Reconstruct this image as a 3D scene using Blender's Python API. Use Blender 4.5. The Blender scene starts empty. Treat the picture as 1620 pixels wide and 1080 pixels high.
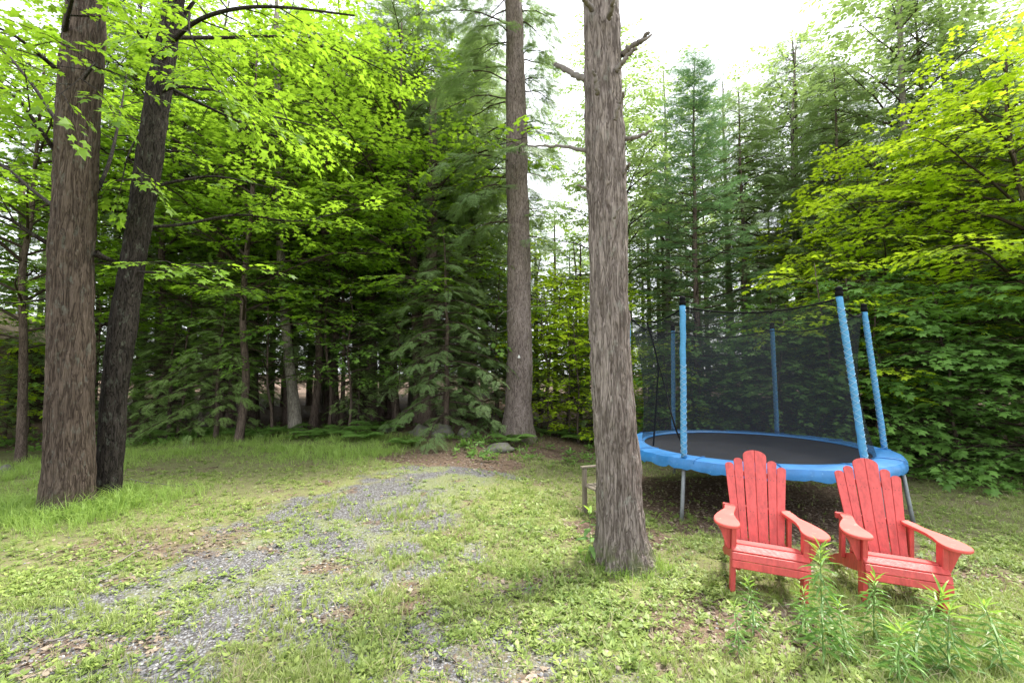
import bpy, math, random
import numpy as np
from mathutils import Vector
PI = math.pi; R = math.radians
scene = bpy.context.scene
# ------------------------------------------------------------------ camera, sky, sun
PITCH = R(3.9); CAMZ = 1.6; F = 720.0
cd = bpy.data.cameras.new('camera'); cam = bpy.data.objects.new('camera', cd)
scene.collection.objects.link(cam); scene.camera = cam
cam.location = (0, 0, CAMZ); cam.rotation_euler = (PI/2 + PITCH, 0, 0)
cd.lens = 16.0; cd.sensor_width = 36.0; cd.clip_start = 0.05; cd.clip_end = 600
SUN_EL, SUN_AZ = R(56), R(50)          # azimuth measured from +Y towards +X
w = bpy.data.worlds.new('World'); scene.world = w; w.use_nodes = True
nt = w.node_tree; nt.nodes.clear()
sky = nt.nodes.new('ShaderNodeTexSky'); sky.sky_type = 'NISHITA'; sky.sun_disc = False
sky.sun_elevation = SUN_EL; sky.sun_rotation = SUN_AZ; sky.dust_density = 3
mixw = nt.nodes.new('ShaderNodeMixRGB'); mixw.inputs[0].default_value = 0.8
mixw.inputs[2].default_value = (9.2, 9.5, 9.9, 1)      # veil of bright cloud
bg = nt.nodes.new('ShaderNodeBackground'); bg.inputs[1].default_value = 0.108
wo = nt.nodes.new('ShaderNodeOutputWorld')
nt.links.new(sky.outputs[0], mixw.inputs[1]); nt.links.new(mixw.outputs[0], bg.inputs[0]); nt.links.new(bg.outputs[0], wo.inputs[0])
sl = bpy.data.lights.new('sun', 'SUN'); sl.energy = 3.6; sl.angle = R(11); sl.color = (1, .96, .88)
so = bpy.data.objects.new('sun', sl); scene.collection.objects.link(so)
sd = Vector((math.sin(SUN_AZ)*math.cos(SUN_EL), math.cos(SUN_AZ)*math.cos(SUN_EL), math.sin(SUN_EL)))
so.rotation_euler = sd.to_track_quat('Z', 'Y').to_euler(); so.location = sd*40
vs = scene.view_settings; vs.view_transform = 'Standard'; vs.look = 'None'; vs.gamma = 1
vs.exposure = 1.45
cy = scene.cycles; scene.render.engine = 'CYCLES'
cy.max_bounces = 10; cy.diffuse_bounces = 6; cy.glossy_bounces = 2; cy.transmission_bounces = 8
cy.transparent_max_bounces = 12; cy.caustics_reflective = False; cy.caustics_refractive = False
cy.use_denoising = True; cy.sample_clamp_indirect = 6

# ------------------------------------------------------------------ numeric helpers
def sstep(a, b, x):
    t = np.clip((np.asarray(x, float)-a)/(b-a), 0, 1); return t*t*(3-2*t)
def _h(i, j, k, s):
    n = (i*374761393 + j*668265263 + k*2147483647 + s*974634777) & 0xffffffff
    n = ((n ^ (n >> 13))*1274126177) & 0xffffffff
    n = (n ^ (n >> 16)) & 0xffffffff
    return n/4294967295.0
def vnoise(p, s=0):
    p = np.asarray(p, float); f = np.floor(p); i = f.astype(np.int64); u = p-f; u = u*u*(3-2*u)
    r = 0
    for a in (0, 1):
        for b in (0, 1):
            for c in (0, 1):
                wgt = (u[:, 0] if a else 1-u[:, 0])*(u[:, 1] if b else 1-u[:, 1])*(u[:, 2] if c else 1-u[:, 2])
                r = r + wgt*_h(i[:, 0]+a, i[:, 1]+b, i[:, 2]+c, s)
    return r
def fbm(p, s=0, o=4):
    p = np.asarray(p, float); r = 0; a = .5; t = 0
    for k in range(o):
        r = r + a*vnoise(p, s+k*17); t += a; a *= .5; p = p*2.03+3.1
    return r/t
def fbm2(x, y, sc, s=0, o=4):
    return fbm(np.stack([x*sc, y*sc, np.zeros_like(x)+.37], 1), s, o)
def gz(x, y):
    x = np.atleast_1d(np.asarray(x, float)); y = np.atleast_1d(np.asarray(y, float))
    z = -0.045*np.clip(y, -3, 7.2)*sstep(-1.2, 2.0, x)
    z = z - 0.02*np.clip(x-2, 0, 4)*sstep(1, 3, y)*(1-.6*sstep(5, 9, y))
    z = z + .25*sstep(9, 12.5, y)*(1-sstep(1.5, 4, x))*np.exp(-((x+0.5)/2.8)**2)*.8
    z = z - .25*sstep(-6.5, -11, x) + .02*np.clip(y-12, 0, 20)
    z = z + (fbm2(x, y, .55, 5, 3)-.5)*.10 + (fbm2(x, y, 2.4, 9, 2)-.5)*.035
    return z
def gz1(x, y): return float(gz(x, y)[0])
cp, sp = math.cos(PITCH), math.sin(PITCH)
def ray(px, py):
    u = (px-810)/F; v = (540-py)/F
    return np.array([u, cp - v*sp, sp + v*cp])
def PY(px, py, Y):                      # photo pixel -> point standing on the plane y = Y
    d = ray(px, py); t = Y/d[1]; return np.array([d[0]*t, Y, CAMZ + d[2]*t])
def G(px, py):                          # photo pixel -> point on the ground
    d = ray(px, py); t = 1.5
    while t < 60:
        p = d*t + np.array([0, 0, CAMZ])
        if p[2] <= gz1(p[0], p[1]): break
        t += .02
    return p
def nrm(v): return v/np.maximum(np.linalg.norm(v, axis=-1, keepdims=True), 1e-9)
def catmull(P, n):
    P = np.asarray(P, float)
    if len(P) == 2: return P[0]+(P[1]-P[0])*np.linspace(0, 1, n)[:, None]
    Q = np.vstack([2*P[0]-P[1], P, 2*P[-1]-P[-2]]); T = np.linspace(0, len(P)-1-1e-6, n)
    i = T.astype(int); t = (T-i)[:, None]; a, b, c, d = Q[i], Q[i+1], Q[i+2], Q[i+3]
    return .5*((2*b)+(-a+c)*t+(2*a-5*b+4*c-d)*t*t+(-a+3*b-3*c+d)*t**3)

# ------------------------------------------------------------------ mesh helpers
class Acc:
    """collects numpy vertices / faces (any constant size per call) with a material slot each"""
    def __init__(s): s.v = []; s.n = 0; s.f = []
    def add(s, V, Fc, m=0):
        V = np.asarray(V, float).reshape(-1, 3); Fc = np.asarray(Fc, np.int64)
        s.v.append(V); s.f.append((Fc+s.n, m)); s.n += len(V); return s
    def merge(s, o):
        for V in o.v: s.v.append(V)
        for Fc, m in o.f: s.f.append((Fc+s.n, m))
        s.n += o.n
    def tup(s):
        return np.vstack(s.v), s.f
def link(o, parent=None):
    scene.collection.objects.link(o)
    if parent is not None: o.parent = parent
    return o
def build(name, acc, mats, parent=None, smooth=False, origin=None):
    V = np.vstack(acc.v)
    if origin is not None: V = V-np.asarray(origin)
    me = bpy.data.meshes.new(name)
    me.vertices.add(len(V)); me.vertices.foreach_set('co', V.astype(np.float32).ravel())
    L = np.concatenate([f.ravel() for f, m in acc.f]); tot = np.concatenate([np.full(len(f), f.shape[1]) for f, m in acc.f])
    mi = np.concatenate([np.full(len(f), m) for f, m in acc.f])
    me.loops.add(len(L)); me.loops.foreach_set('vertex_index', L.astype(np.int32))
    me.polygons.add(len(tot)); me.polygons.foreach_set('loop_start', np.concatenate([[0], np.cumsum(tot)[:-1]]).astype(np.int32))
    me.polygons.foreach_set('loop_total', tot.astype(np.int32)); me.polygons.foreach_set('material_index', mi.astype(np.int32))
    if not isinstance(mats, (list, tuple)): mats = [mats]
    for m in mats: me.materials.append(m)
    me.polygons.foreach_set('use_smooth', np.full(len(tot), bool(smooth)))
    me.update(calc_edges=True); me.validate(); me.polygons.foreach_set('use_smooth', np.full(len(me.polygons), bool(smooth)))
    o = bpy.data.objects.new(name, me)
    if origin is not None: o.location = origin
    return link(o, parent)
def empty(name, loc=(0, 0, 0), rz=0):
    o = bpy.data.objects.new(name, None); o.empty_display_size = .2
    o.location = [float(c) for c in loc]; o.rotation_euler = (0, 0, rz); return link(o)
def tag(o, label=None, cat=None, group=None, kind=None):
    if label: o['label'] = label
    if cat: o['category'] = cat
    if group: o['group'] = group
    if kind: o['kind'] = kind
    return o
def copy_tree(o, parent=None):
    c = o.copy(); scene.collection.objects.link(c); c.parent = parent
    for ch in list(o.children): copy_tree(ch, c)
    return c
def tube(acc, P, rad, sides=8, m=0, cap=True, squash=None):
    P = np.asarray(P, float); n = len(P); rad = np.broadcast_to(np.asarray(rad, float), (n,))
    T = nrm(np.gradient(P, axis=0)); up = np.array([0, 0, 1.]) if abs(T[0][2]) < .9 else np.array([1., 0, 0])
    A = nrm(np.cross(T, up)); B = np.cross(T, A)
    th = np.arange(sides)*2*PI/sides
    ring = A[:, None, :]*np.cos(th)[None, :, None] + B[:, None, :]*np.sin(th)[None, :, None]
    V = P[:, None, :] + ring*rad[:, None, None]
    i = np.arange(n-1)[:, None]*sides; j = np.arange(sides)[None, :]; j2 = (j+1) % sides
    Fc = np.stack([i+j, i+j2, i+sides+j2, i+sides+j], -1).reshape(-1, 4)
    base = acc.n
    acc.add(V, Fc, m)
    if cap:
        acc.f.append((np.array([np.arange(sides)[::-1]])+base, m)); acc.f.append((np.array([np.arange(sides)])+base+(n-1)*sides, m))
    return acc
def box(acc, c, size, m=0, rot=None, bev=0.004):
    """box with chamfered edges"""
    h = np.array(size)/2; b = min(bev, h.min()*.45)
    V = []
    for sx in (-1, 1):
        for sy in (-1, 1):
            for sz in (-1, 1):
                s = np.array([sx, sy, sz])
                for a in range(3):
                    q = h-b; q[a] = h[a]; V.append(s*q)
    V = np.array(V)
    def idx(sx, sy, sz, a): return ((sx > 0)*4+(sy > 0)*2+(sz > 0))*3+a
    quads = []; tris = []
    for a in range(3):
        o1, o2 = [k for k in range(3) if k != a]
        for s in (-1, 1):
            q = []
            for (p1, p2) in ((-1, -1), (1, -1), (1, 1), (-1, 1)):
                t = [0, 0, 0]; t[a] = s; t[o1] = p1; t[o2] = p2; q.append(idx(*t, a))
            if (s > 0) != (a != 1): q = q[::-1]
            quads.append(q)
    for a in range(3):                       # edges along axis a
        o1, o2 = [k for k in range(3) if k != a]
        for s1 in (-1, 1):
            for s2 in (-1, 1):
                t0 = [0]*3; t1 = [0]*3; t0[a] = -1; t1[a] = 1; t0[o1] = t1[o1] = s1; t0[o2] = t1[o2] = s2
                quads.append([idx(*t0, o1), idx(*t1, o1), idx(*t1, o2), idx(*t0, o2)])
    for sx in (-1, 1):
        for sy in (-1, 1):
            for sz in (-1, 1): tris.append([idx(sx, sy, sz, 0), idx(sx, sy, sz, 1), idx(sx, sy, sz, 2)])
    if rot is not None: V = V @ np.asarray(rot).T
    V = V+np.asarray(c)
    b0 = acc.n; acc.add(V, np.array(quads), m); acc.f.append((np.array(tris)+b0, m)); return acc
def prism(acc, poly, z0, z1, M=None, m=0, bev=.004):
    """outline (x, y) extruded z0..z1 with a small chamfer on top/bottom; M = 4x3 (rows: X,Y,Z axes, origin)"""
    poly = np.asarray(poly, float); n = len(poly)
    c = poly.mean(0); d = poly-c; inn = c + d*(1-bev/np.maximum(np.abs(d).max(0), 1e-3))
    rings = [(inn, z0), (poly, z0+bev), (poly, z1-bev), (inn, z1)]
    V = np.vstack([np.column_stack([r, np.full(n, z)]) for r, z in rings])
    j = np.arange(n); j2 = (j+1) % n; Fc = []
    for k in range(3): Fc.append(np.stack([k*n+j, k*n+j2, (k+1)*n+j2, (k+1)*n+j], 1))
    if M is not None: V = V @ np.asarray(M[:3]) + np.asarray(M[3])
    b0 = acc.n; acc.add(V, np.vstack(Fc), m)
    acc.f.append((np.array([j[::-1]])+b0, m)); acc.f.append((np.array([j+3*n])+b0, m)); return acc
def rotm(ax, a):
    c, s = math.cos(a), math.sin(a)
    return {'x': np.array([[1, 0, 0], [0, c, -s], [0, s, c]]), 'y': np.array([[c, 0, s], [0, 1, 0], [-s, 0, c]]), 'z': np.array([[c, -s, 0], [s, c, 0], [0, 0, 1]])}[ax]
def place(acc, tpl, pos, X, U, s):
    """instances of a template: pos (N,3), X axis dirs, up hints, scales"""
    V, Fs = tpl
    X = nrm(X); Yv = nrm(np.cross(U, X)); Z = np.cross(X, Yv); s = np.broadcast_to(np.asarray(s, float), (len(pos),))
    W = (V[None, :, 0:1]*X[:, None, :] + V[None, :, 1:2]*Yv[:, None, :] + V[None, :, 2:3]*Z[:, None, :])*s[:, None, None] + pos[:, None, :]
    off = np.arange(len(pos))*len(V); b0 = acc.n
    acc.v.append(W.reshape(-1, 3)); acc.n += W.shape[0]*W.shape[1]
    for Fc, m in Fs: acc.f.append(((Fc[None]+off[:, None, None]).reshape(-1, Fc.shape[1])+b0, m))

# ------------------------------------------------------------------ materials
def newmat(name):
    m = bpy.data.materials.new(name); m.use_nodes = True; t = m.node_tree; t.nodes.clear()
    out = t.nodes.new('ShaderNodeOutputMaterial'); return m, t, out
def N(t, typ, **k):
    n = t.nodes.new(typ)
    for a, b in k.items(): setattr(n, a, b)
    return n
def ramp(t, src, stops):
    r = N(t, 'ShaderNodeValToRGB'); e = r.color_ramp.elements
    while len(e) < len(stops): e.new(.5)
    for i, (p, c) in enumerate(stops): e[i].position = p; e[i].color = (*c, 1)
    t.links.new(src, r.inputs[0]); return r.outputs[0]
def mapping(t, scale, coord='Object'):
    tc = N(t, 'ShaderNodeTexCoord'); mp = N(t, 'ShaderNodeMapping'); mp.inputs['Scale'].default_value = scale
    t.links.new(tc.outputs[coord], mp.inputs[0]); return mp.outputs[0]
def noise(t, vec, scale, detail=4, rough=.6):
    n = N(t, 'ShaderNodeTexNoise'); n.inputs['Scale'].default_value = scale; n.inputs['Detail'].default_value = detail
    n.inputs['Roughness'].default_value = rough; t.links.new(vec, n.inputs['Vector']); return n.outputs['Fac']
def mixc(t, fac, a, b, mode='MIX'):
    n = N(t, 'ShaderNodeMixRGB', blend_type=mode)
    for k, v in ((0, fac), (1, a), (2, b)):
        if hasattr(v, 'links') or hasattr(v, 'is_linked'): t.links.new(v, n.inputs[k])
        else: n.inputs[k].default_value = v if k == 0 else (*v, 1)
    return n.outputs[0]
def princ(t, out, col, rough=.6, spec=.4, bump=None, bs=.3, bd=.01, metal=0):
    p = N(t, 'ShaderNodeBsdfPrincipled')
    if hasattr(col, 'links') or hasattr(col, 'is_linked'): t.links.new(col, p.inputs['Base Color'])
    else: p.inputs['Base Color'].default_value = (*col, 1)
    p.inputs['Roughness'].default_value = rough; p.inputs['Specular IOR Level'].default_value = spec; p.inputs['Metallic'].default_value = metal
    if bump is not None:
        b = N(t, 'ShaderNodeBump'); b.inputs['Strength'].default_value = bs; b.inputs['Distance'].default_value = bd
        t.links.new(bump, b.inputs['Height']); t.links.new(b.outputs[0], p.inputs['Normal'])
    t.links.new(p.outputs[0], out.inputs[0]); return p
def leafmat(name, c1, c2, trans, tf=.45, rough=.5, spec=.35, clump=.7, var=.35):
    """c1/c2: two leaf colours (per-leaf random + clump noise); trans: light coming through"""
    m, t, out = newmat(name)
    g = N(t, 'ShaderNodeNewGeometry'); oi = N(t, 'ShaderNodeObjectInfo')
    nz = noise(t, mapping(t, (1, 1, 1)), clump, 3, .6)
    mx = N(t, 'ShaderNodeMath', operation='MULTIPLY_ADD'); mx.inputs[1].default_value = .55; t.links.new(g.outputs['Random Per Island'], mx.inputs[0])
    ms = N(t, 'ShaderNodeMath', operation='MULTIPLY_ADD'); ms.inputs[1].default_value = 1.5; ms.inputs[2].default_value = -.5; t.links.new(nz, ms.inputs[0])
    t.links.new(ms.outputs[0], mx.inputs[2])
    ob = N(t, 'ShaderNodeMath', operation='MULTIPLY_ADD'); ob.inputs[1].default_value = .35; t.links.new(oi.outputs['Random'], ob.inputs[0]); t.links.new(mx.outputs[0], ob.inputs[2])
    ob.use_clamp = True
    col = mixc(t, ob.outputs[0], c1, c2)
    hs = N(t, 'ShaderNodeHueSaturation'); t.links.new(col, hs.inputs['Color'])
    vv = N(t, 'ShaderNodeMath', operation='MULTIPLY_ADD'); vv.inputs[1].default_value = var; vv.inputs[2].default_value = 1-var/2
    t.links.new(g.outputs['Random Per Island'], vv.inputs[0]); t.links.new(vv.outputs[0], hs.inputs['Value'])
    p = N(t, 'ShaderNodeBsdfPrincipled'); p.inputs['Roughness'].default_value = rough; p.inputs['Specular IOR Level'].default_value = spec
    t.links.new(hs.outputs[0], p.inputs['Base Color'])
    tr = N(t, 'ShaderNodeBsdfTranslucent')
    tcol = mixc(t, .5, hs.outputs[0], trans); t.links.new(tcol, tr.inputs[0])
    sh = N(t, 'ShaderNodeMixShader'); sh.inputs[0].default_value = tf
    t.links.new(p.outputs[0], sh.inputs[1]); t.links.new(tr.outputs[0], sh.inputs[2]); t.links.new(sh.outputs[0], out.inputs[0])
    return m
def barkmat(name, dark, light, scale=1.0, lichen=None, bump=.9, moss=0.0, zs=1.0):
    m, t, out = newmat(name)
    v = mapping(t, (20*scale, 20*scale, 3.4*scale*zs)); v2 = mapping(t, (55*scale, 55*scale, 12*scale*zs)); vi = mapping(t, (1, 1, 1))
    def nz(vec, sc, det, dis):
        n = N(t, 'ShaderNodeTexNoise'); n.inputs['Scale'].default_value = sc; n.inputs['Detail'].default_value = det; n.inputs['Roughness'].default_value = .55; n.inputs['Distortion'].default_value = dis
        t.links.new(vec, n.inputs['Vector']); return n.outputs['Fac']
    def ridge(src, wd):
        a = N(t, 'ShaderNodeMath', operation='SUBTRACT'); a.inputs[1].default_value = .5; t.links.new(src, a.inputs[0])
        b = N(t, 'ShaderNodeMath', operation='ABSOLUTE'); t.links.new(a.outputs[0], b.inputs[0])
        return ramp(t, b.outputs[0], [(0, (0, 0, 0)), (wd, (1, 1, 1))])
    r1 = ridge(nz(v, 1.0, 3, .9), .07); r2 = ridge(nz(v, 1.9, 3, .6), .09); n2 = nz(v2, 1, 5, .2); n3 = nz(v2, 2.6, 4, 0)
    h = mixc(t, .55, r1, r2, 'MULTIPLY'); h2 = mixc(t, .45, h, n2); h2 = mixc(t, .2, h2, n3)
    f = ramp(t, h2, [(.25, (0, 0, 0)), (.66, (1, 1, 1))])
    col = mixc(t, f, dark, light)
    big = noise(t, mapping(t, (2.5, 2.5, .9)), 1.3, 5, .65)
    col = mixc(t, .7, col, ramp(t, big, [(.3, (.62, .58, .56)), (.7, (1.25, 1.22, 1.2))]), 'MULTIPLY')
    if lichen is not None:
        ln = noise(t, mapping(t, (6, 6, 3)), 2.2, 6, .75)
        col = mixc(t, ramp(t, ln, [(.56, (0, 0, 0)), (.66, (.6, .6, .6))]), col, lichen)
    if moss > 0:
        sx = N(t, 'ShaderNodeSeparateXYZ'); tc = N(t, 'ShaderNodeTexCoord'); t.links.new(tc.outputs['Object'], sx.inputs[0])
        mr = N(t, 'ShaderNodeMapRange'); mr.inputs[1].default_value = moss; mr.inputs[2].default_value = .0; t.links.new(sx.outputs[2], mr.inputs[0])
        mn = noise(t, vi, 9, 4, .7); mm = N(t, 'ShaderNodeMath', operation='MULTIPLY', use_clamp=True); t.links.new(mr.outputs[0], mm.inputs[0])
        t.links.new(ramp(t, mn, [(.45, (0, 0, 0)), (.6, (1, 1, 1))]), mm.inputs[1]); col = mixc(t, mm.outputs[0], col, (.10, .13, .035))
    princ(t, out, col, .9, .12, h2, bump, .022/scale); return m
def plain(name, col, rough=.5, spec=.5, nscale=8, nvar=.25, bs=.1, metal=0, stretch=(1, 1, 1), scuff=None):
    m, t, out = newmat(name)
    n = noise(t, mapping(t, stretch), nscale, 5, .65)
    k = ramp(t, n, [(.3, (1-nvar,)*3), (.7, (1+nvar*.6,)*3)])
    c = mixc(t, 1.0, col, k, 'MULTIPLY')
    if scuff is not None:
        n2 = noise(t, mapping(t, stretch), nscale*3.1, 6, .7)
        c = mixc(t, ramp(t, n2, [(scuff[0], (0, 0, 0)), (scuff[0]+.08, (.8,)*3)]), c, scuff[1])
    princ(t, out, c, rough, spec, n, bs, .01, metal); return m

M = {}
M['lime'] = leafmat('lime_maple_leaf', (.20, .36, .02), (.44, .57, .03), (.70, .90, .03), .62, var=.5)
M['mid'] = leafmat('understory_leaf', (.09, .19, .03), (.22, .37, .07), (.35, .6, .07), .5, var=.5)
M['hempale'] = leafmat('pale_hemlock_needle', (.13, .22, .075), (.32, .42, .19), (.35, .48, .14), .42, clump=.9)
M['maple'] = leafmat('green_maple_leaf', (.075, .165, .015), (.20, .345, .03), (.42, .66, .03), .55, var=.55)
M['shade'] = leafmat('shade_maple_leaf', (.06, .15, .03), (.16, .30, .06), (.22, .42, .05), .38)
M['hem'] = leafmat('hemlock_needle', (.075, .14, .045), (.21, .31, .115), (.32, .46, .11), .42, clump=.9)
M['fir'] = leafmat('fir_needle', (.07, .15, .065), (.18, .30, .13), (.16, .32, .10), .35, clump=.9)
M['hemlight'] = leafmat('young_hemlock_needle', (.12, .22, .05), (.30, .42, .14), (.36, .52, .12), .42, clump=1.2)
M['pale'] = leafmat('pale_crown_leaf', (.15, .25, .08), (.30, .40, .17), (.4, .55, .1), .5)
M['weed'] = leafmat('weed_leaf', (.11, .20, .04), (.31, .38, .10), (.35, .5, .08), .35, clump=1.1)
M['grass'] = leafmat('grass_blade', (.16, .24, .05), (.40, .45, .17), (.35, .5, .06), .35, clump=.8)
M['lush'] = leafmat('lush_grass_blade', (.16, .29, .045), (.36, .50, .13), (.45, .6, .1), .45, clump=.8)
M['straw'] = leafmat('dry_stalk', (.30, .24, .14), (.48, .42, .28), (.4, .3, .15), .2)
M['fern'] = leafmat('fern_frond', (.08, .18, .03), (.18, .32, .07), (.3, .5, .06), .4)
M['deadleaf'] = leafmat('dead_leaf', (.10, .07, .048), (.30, .235, .175), (.2, .12, .06), .1, clump=3)
M['tall'] = leafmat('tall_plant_leaf', (.09, .20, .045), (.20, .34, .10), (.25, .45, .05), .35, rough=.4)
M['talltip'] = leafmat('tall_plant_young_leaf', (.20, .36, .06), (.30, .46, .10), (.5, .7, .06), .45, rough=.4)
M['bark_pine'] = barkmat('grey_plated_bark', (.070, .055, .048), (.275, .235, .215), 1.05, (.28, .275, .24), 1.0, .3, .62)
M['bark_hem'] = barkmat('hemlock_bark', (.075, .055, .048), (.27, .225, .205), 1.3, None, .9, .3)
M['bark_maple'] = barkmat('maple_bark', (.035, .025, .020), (.128, .098, .080), .95, (.16, .165, .14), 1.0, .3, .6)
M['bark_dark'] = barkmat('wet_dark_bark', (.008, .007, .006), (.055, .046, .041), 1.2, (.14, .15, .12), .9)
M['bark_far'] = barkmat('woodland_bark', (.05, .036, .03), (.17, .13, .11), 1.2)
M['bark_pale'] = barkmat('pale_bark', (.14, .12, .10), (.34, .31, .27), 1.0)
M['twig'] = plain('twig_wood', (.06, .045, .035), .9, .1)
M['twig_grey'] = plain('grey_twig_wood', (.19, .165, .15), .9, .1, 20)

# ------------------------------------------------------------------ leaf and spray templates
rg = np.random.default_rng(7)
def maple_leaf():
    p = [(0, 0), (.02, .40), (.26, .23), (.60, .47), (.60, .17), (1, 0), (.60, -.17), (.60, -.47), (.26, -.23), (.02, -.40)]
    p = np.array(p); z = -.22*p[:, 0]**2-.22*np.abs(p[:, 1]); return np.column_stack([p, z+.0])
def oval_leaf(wd=.26):
    p = np.array([(0, 0), (.28, wd*.85), (.62, wd*.8), (1, 0), (.62, -wd*.8), (.28, -wd*.85)]); return np.column_stack([p, -.25*p[:, 0]**2-.25*np.abs(p[:, 1])])
def kite(wd=.12):
    p = np.array([(0, 0), (.45, wd/2), (1, 0), (.45, -wd/2)]); return np.column_stack([p, -.1*p[:, 0]**2])
def leaf_tpl(V): return V, [(np.arange(len(V))[None], 0)]
def twig3(acc, a, b, r0, r1, m=1):
    tube(acc, np.linspace(a, b, 3), np.linspace(r0, r1, 3), 3, m, False)
def maple_spray(rg, leaf, size=.24, pairs=4, ang=65, stem=.006):
    a = Acc(); P = []; D = []; S = []
    tt = np.linspace(.22, .92, pairs)
    for k, t in enumerate(tt):
        for sd_ in (-1, 1):
            an = R(ang+rg.uniform(-18, 14))*(1-.3*t)*sd_
            d = np.array([math.cos(an), math.sin(an), rg.uniform(-.25, .12)]); o = np.array([t, 0, -.12*t*t]); P.append(o+d*.09); D.append(d); S.append(size*rg.uniform(.5, 1.25))
    P.append([1, 0, -.12]); D.append([1, rg.uniform(-.2, .2), -.2]); S.append(size*1.15)
    U = np.array([[rg.normal(0, .22), rg.normal(0, .22), 1] for _ in P])
    place(a, leaf_tpl(leaf), np.array(P), np.array(D, float), U, np.array(S))
    tube(a, np.array([[0, 0, 0], [.5, 0, -.03], [1, 0, -.12]]), [stem, stem*.7, stem*.4], 3, 1, False)
    return a.tup()
SPR_M = [maple_spray(rg, maple_leaf()) for _ in range(5)]
SPR_O = [maple_spray(rg, oval_leaf(.30), .22, 6, 55) for _ in range(4)]
def hem_spray(rg, fine=False, n=11):
    DR = .3
    a = Acc(); P = []; D = []; S = []
    for t in np.linspace(.06, .95, n):
        for sd_ in (-1, 1):
            an = R(52+rg.uniform(-10, 10))*sd_; L = (.42*(1-t)**.8+.09)*rg.uniform(.7, 1.15)
            d = np.array([math.cos(an), math.sin(an), rg.uniform(-.22, .05)]); o = np.array([t, 0, -.24*t*t])
            if fine:
                for q in np.linspace(.12, .97, max(3, int(L/.05))):
                    for s2 in (-1, 1):
                        a2 = an+s2*R(48); P.append(o+d*L*q); D.append([math.cos(a2), math.sin(a2), -.12]); S.append(.115*(1.15-.5*q)*rg.uniform(.8, 1.2))
            P.append(o); D.append(d); S.append(L)
    P.append([.9, 0, -.14]); D.append([1, 0, -.3]); S.append(.16)
    S = np.array(S); P = np.array(P); D = np.array(D, float)
    U = np.array([[rg.normal(0, .12), rg.normal(0, .12), 1] for _ in P])
    if fine:
        big = S > .135
        place(a, leaf_tpl(kite(.06)), P[big], D[big], U[big], S[big]); place(a, leaf_tpl(kite(.24)), P[~big], D[~big], U[~big], S[~big]*1.1)
    else: place(a, leaf_tpl(kite(.17)), P, D, U, S)
    tube(a, np.array([[0, 0, 0], [.5, 0, -.04], [1, 0, -.16]]), [.006, .005, .002], 3, 1, False)
    return a.tup()
SPR_H = [hem_spray(rg) for _ in range(4)]; SPR_HF = [hem_spray(rg, True, 9) for _ in range(3)]; SPR_HM = [hem_spray(rg, True, 6) for _ in range(4)]

# ------------------------------------------------------------------ tree building
def dress(P, r0, rg, wood, inst, sec=(.5, 1.0), step=.22, spray=.5, flat=.15, droop=.1, start=.25, dens=1.0, tipr=.25, curve_up=0.0):
    """wood tube along P plus side twigs; leaf sprays appended to inst (pos, dir, up, scale)"""
    n = len(P); L = np.concatenate([[0], np.cumsum(np.linalg.norm(np.diff(P, axis=0), axis=1))]); tot = L[-1]
    tube(wood, P, r0*(1-(1-tipr)*L/tot), 6 if r0 > .02 else 4, 0, False)
    T = nrm(np.gradient(P, axis=0)); s = tot*start; side = rg.choice([-1, 1])
    while s < tot:
        f = s/tot; p = np.array([np.interp(s, L, P[:, k]) for k in range(3)]); t = np.array([np.interp(s, L, T[:, k]) for k in range(3)])
        lat = nrm(np.cross(t, [0, 0, 1.]))*side; side = -side
        ln = rg.uniform(*sec)*(1-.55*f)*(.5+.5*min(1, 4*(1-f)+.3))
        d = nrm(t*rg.uniform(.45, .9)+lat*rg.uniform(.6, 1)+np.array([0, 0, rg.uniform(-flat, flat)+curve_up]))
        e = p+d*ln; e[2] -= droop*ln; mid = p+d*ln*.5+np.array([0, 0, .02])
        Q = np.array([p, mid, e]); tube(wood, Q, [r0*.35*(1-f)+.005, r0*.2*(1-f)+.004, .003], 3, 0, False)
        k = max(1, int(ln/(spray*.42)*dens))
        for q in range(k):
            u = (q+rg.uniform(.2, .9))/k; o = p+(e-p)*u; sd_ = rg.choice([-1, 1])
            l2 = nrm(np.cross(d, [0, 0, 1.]))*sd_
            inst.append((o, nrm(d*.8+l2*rg.uniform(.3, 1)+np.array([0, 0, rg.uniform(-flat, flat)-droop])), (rg.normal(0, flat), rg.normal(0, flat), 1), spray*rg.uniform(.65, 1.1)))
        inst.append((e, nrm(d+np.array([0, 0, -droop])), (rg.normal(0, flat), rg.normal(0, flat), 1), spray*rg.uniform(.8, 1.15)))
        s += step*rg.uniform(.7, 1.3)
    inst.append((P[-1], T[-1]+np.array([0, 0, -droop]), (0, 0, 1), spray))
def put_sprays(inst, tpls, rg):
    a = Acc(); pick = rg.integers(0, len(tpls), len(inst))
    for k, tp in enumerate(tpls):
        I = [inst[i] for i in np.nonzero(pick == k)[0]]
        if I: place(a, tp, np.array([i[0] for i in I]), np.array([i[1] for i in I]), np.array([i[2] for i in I], float), np.array([i[3] for i in I]))
    return a
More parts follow.
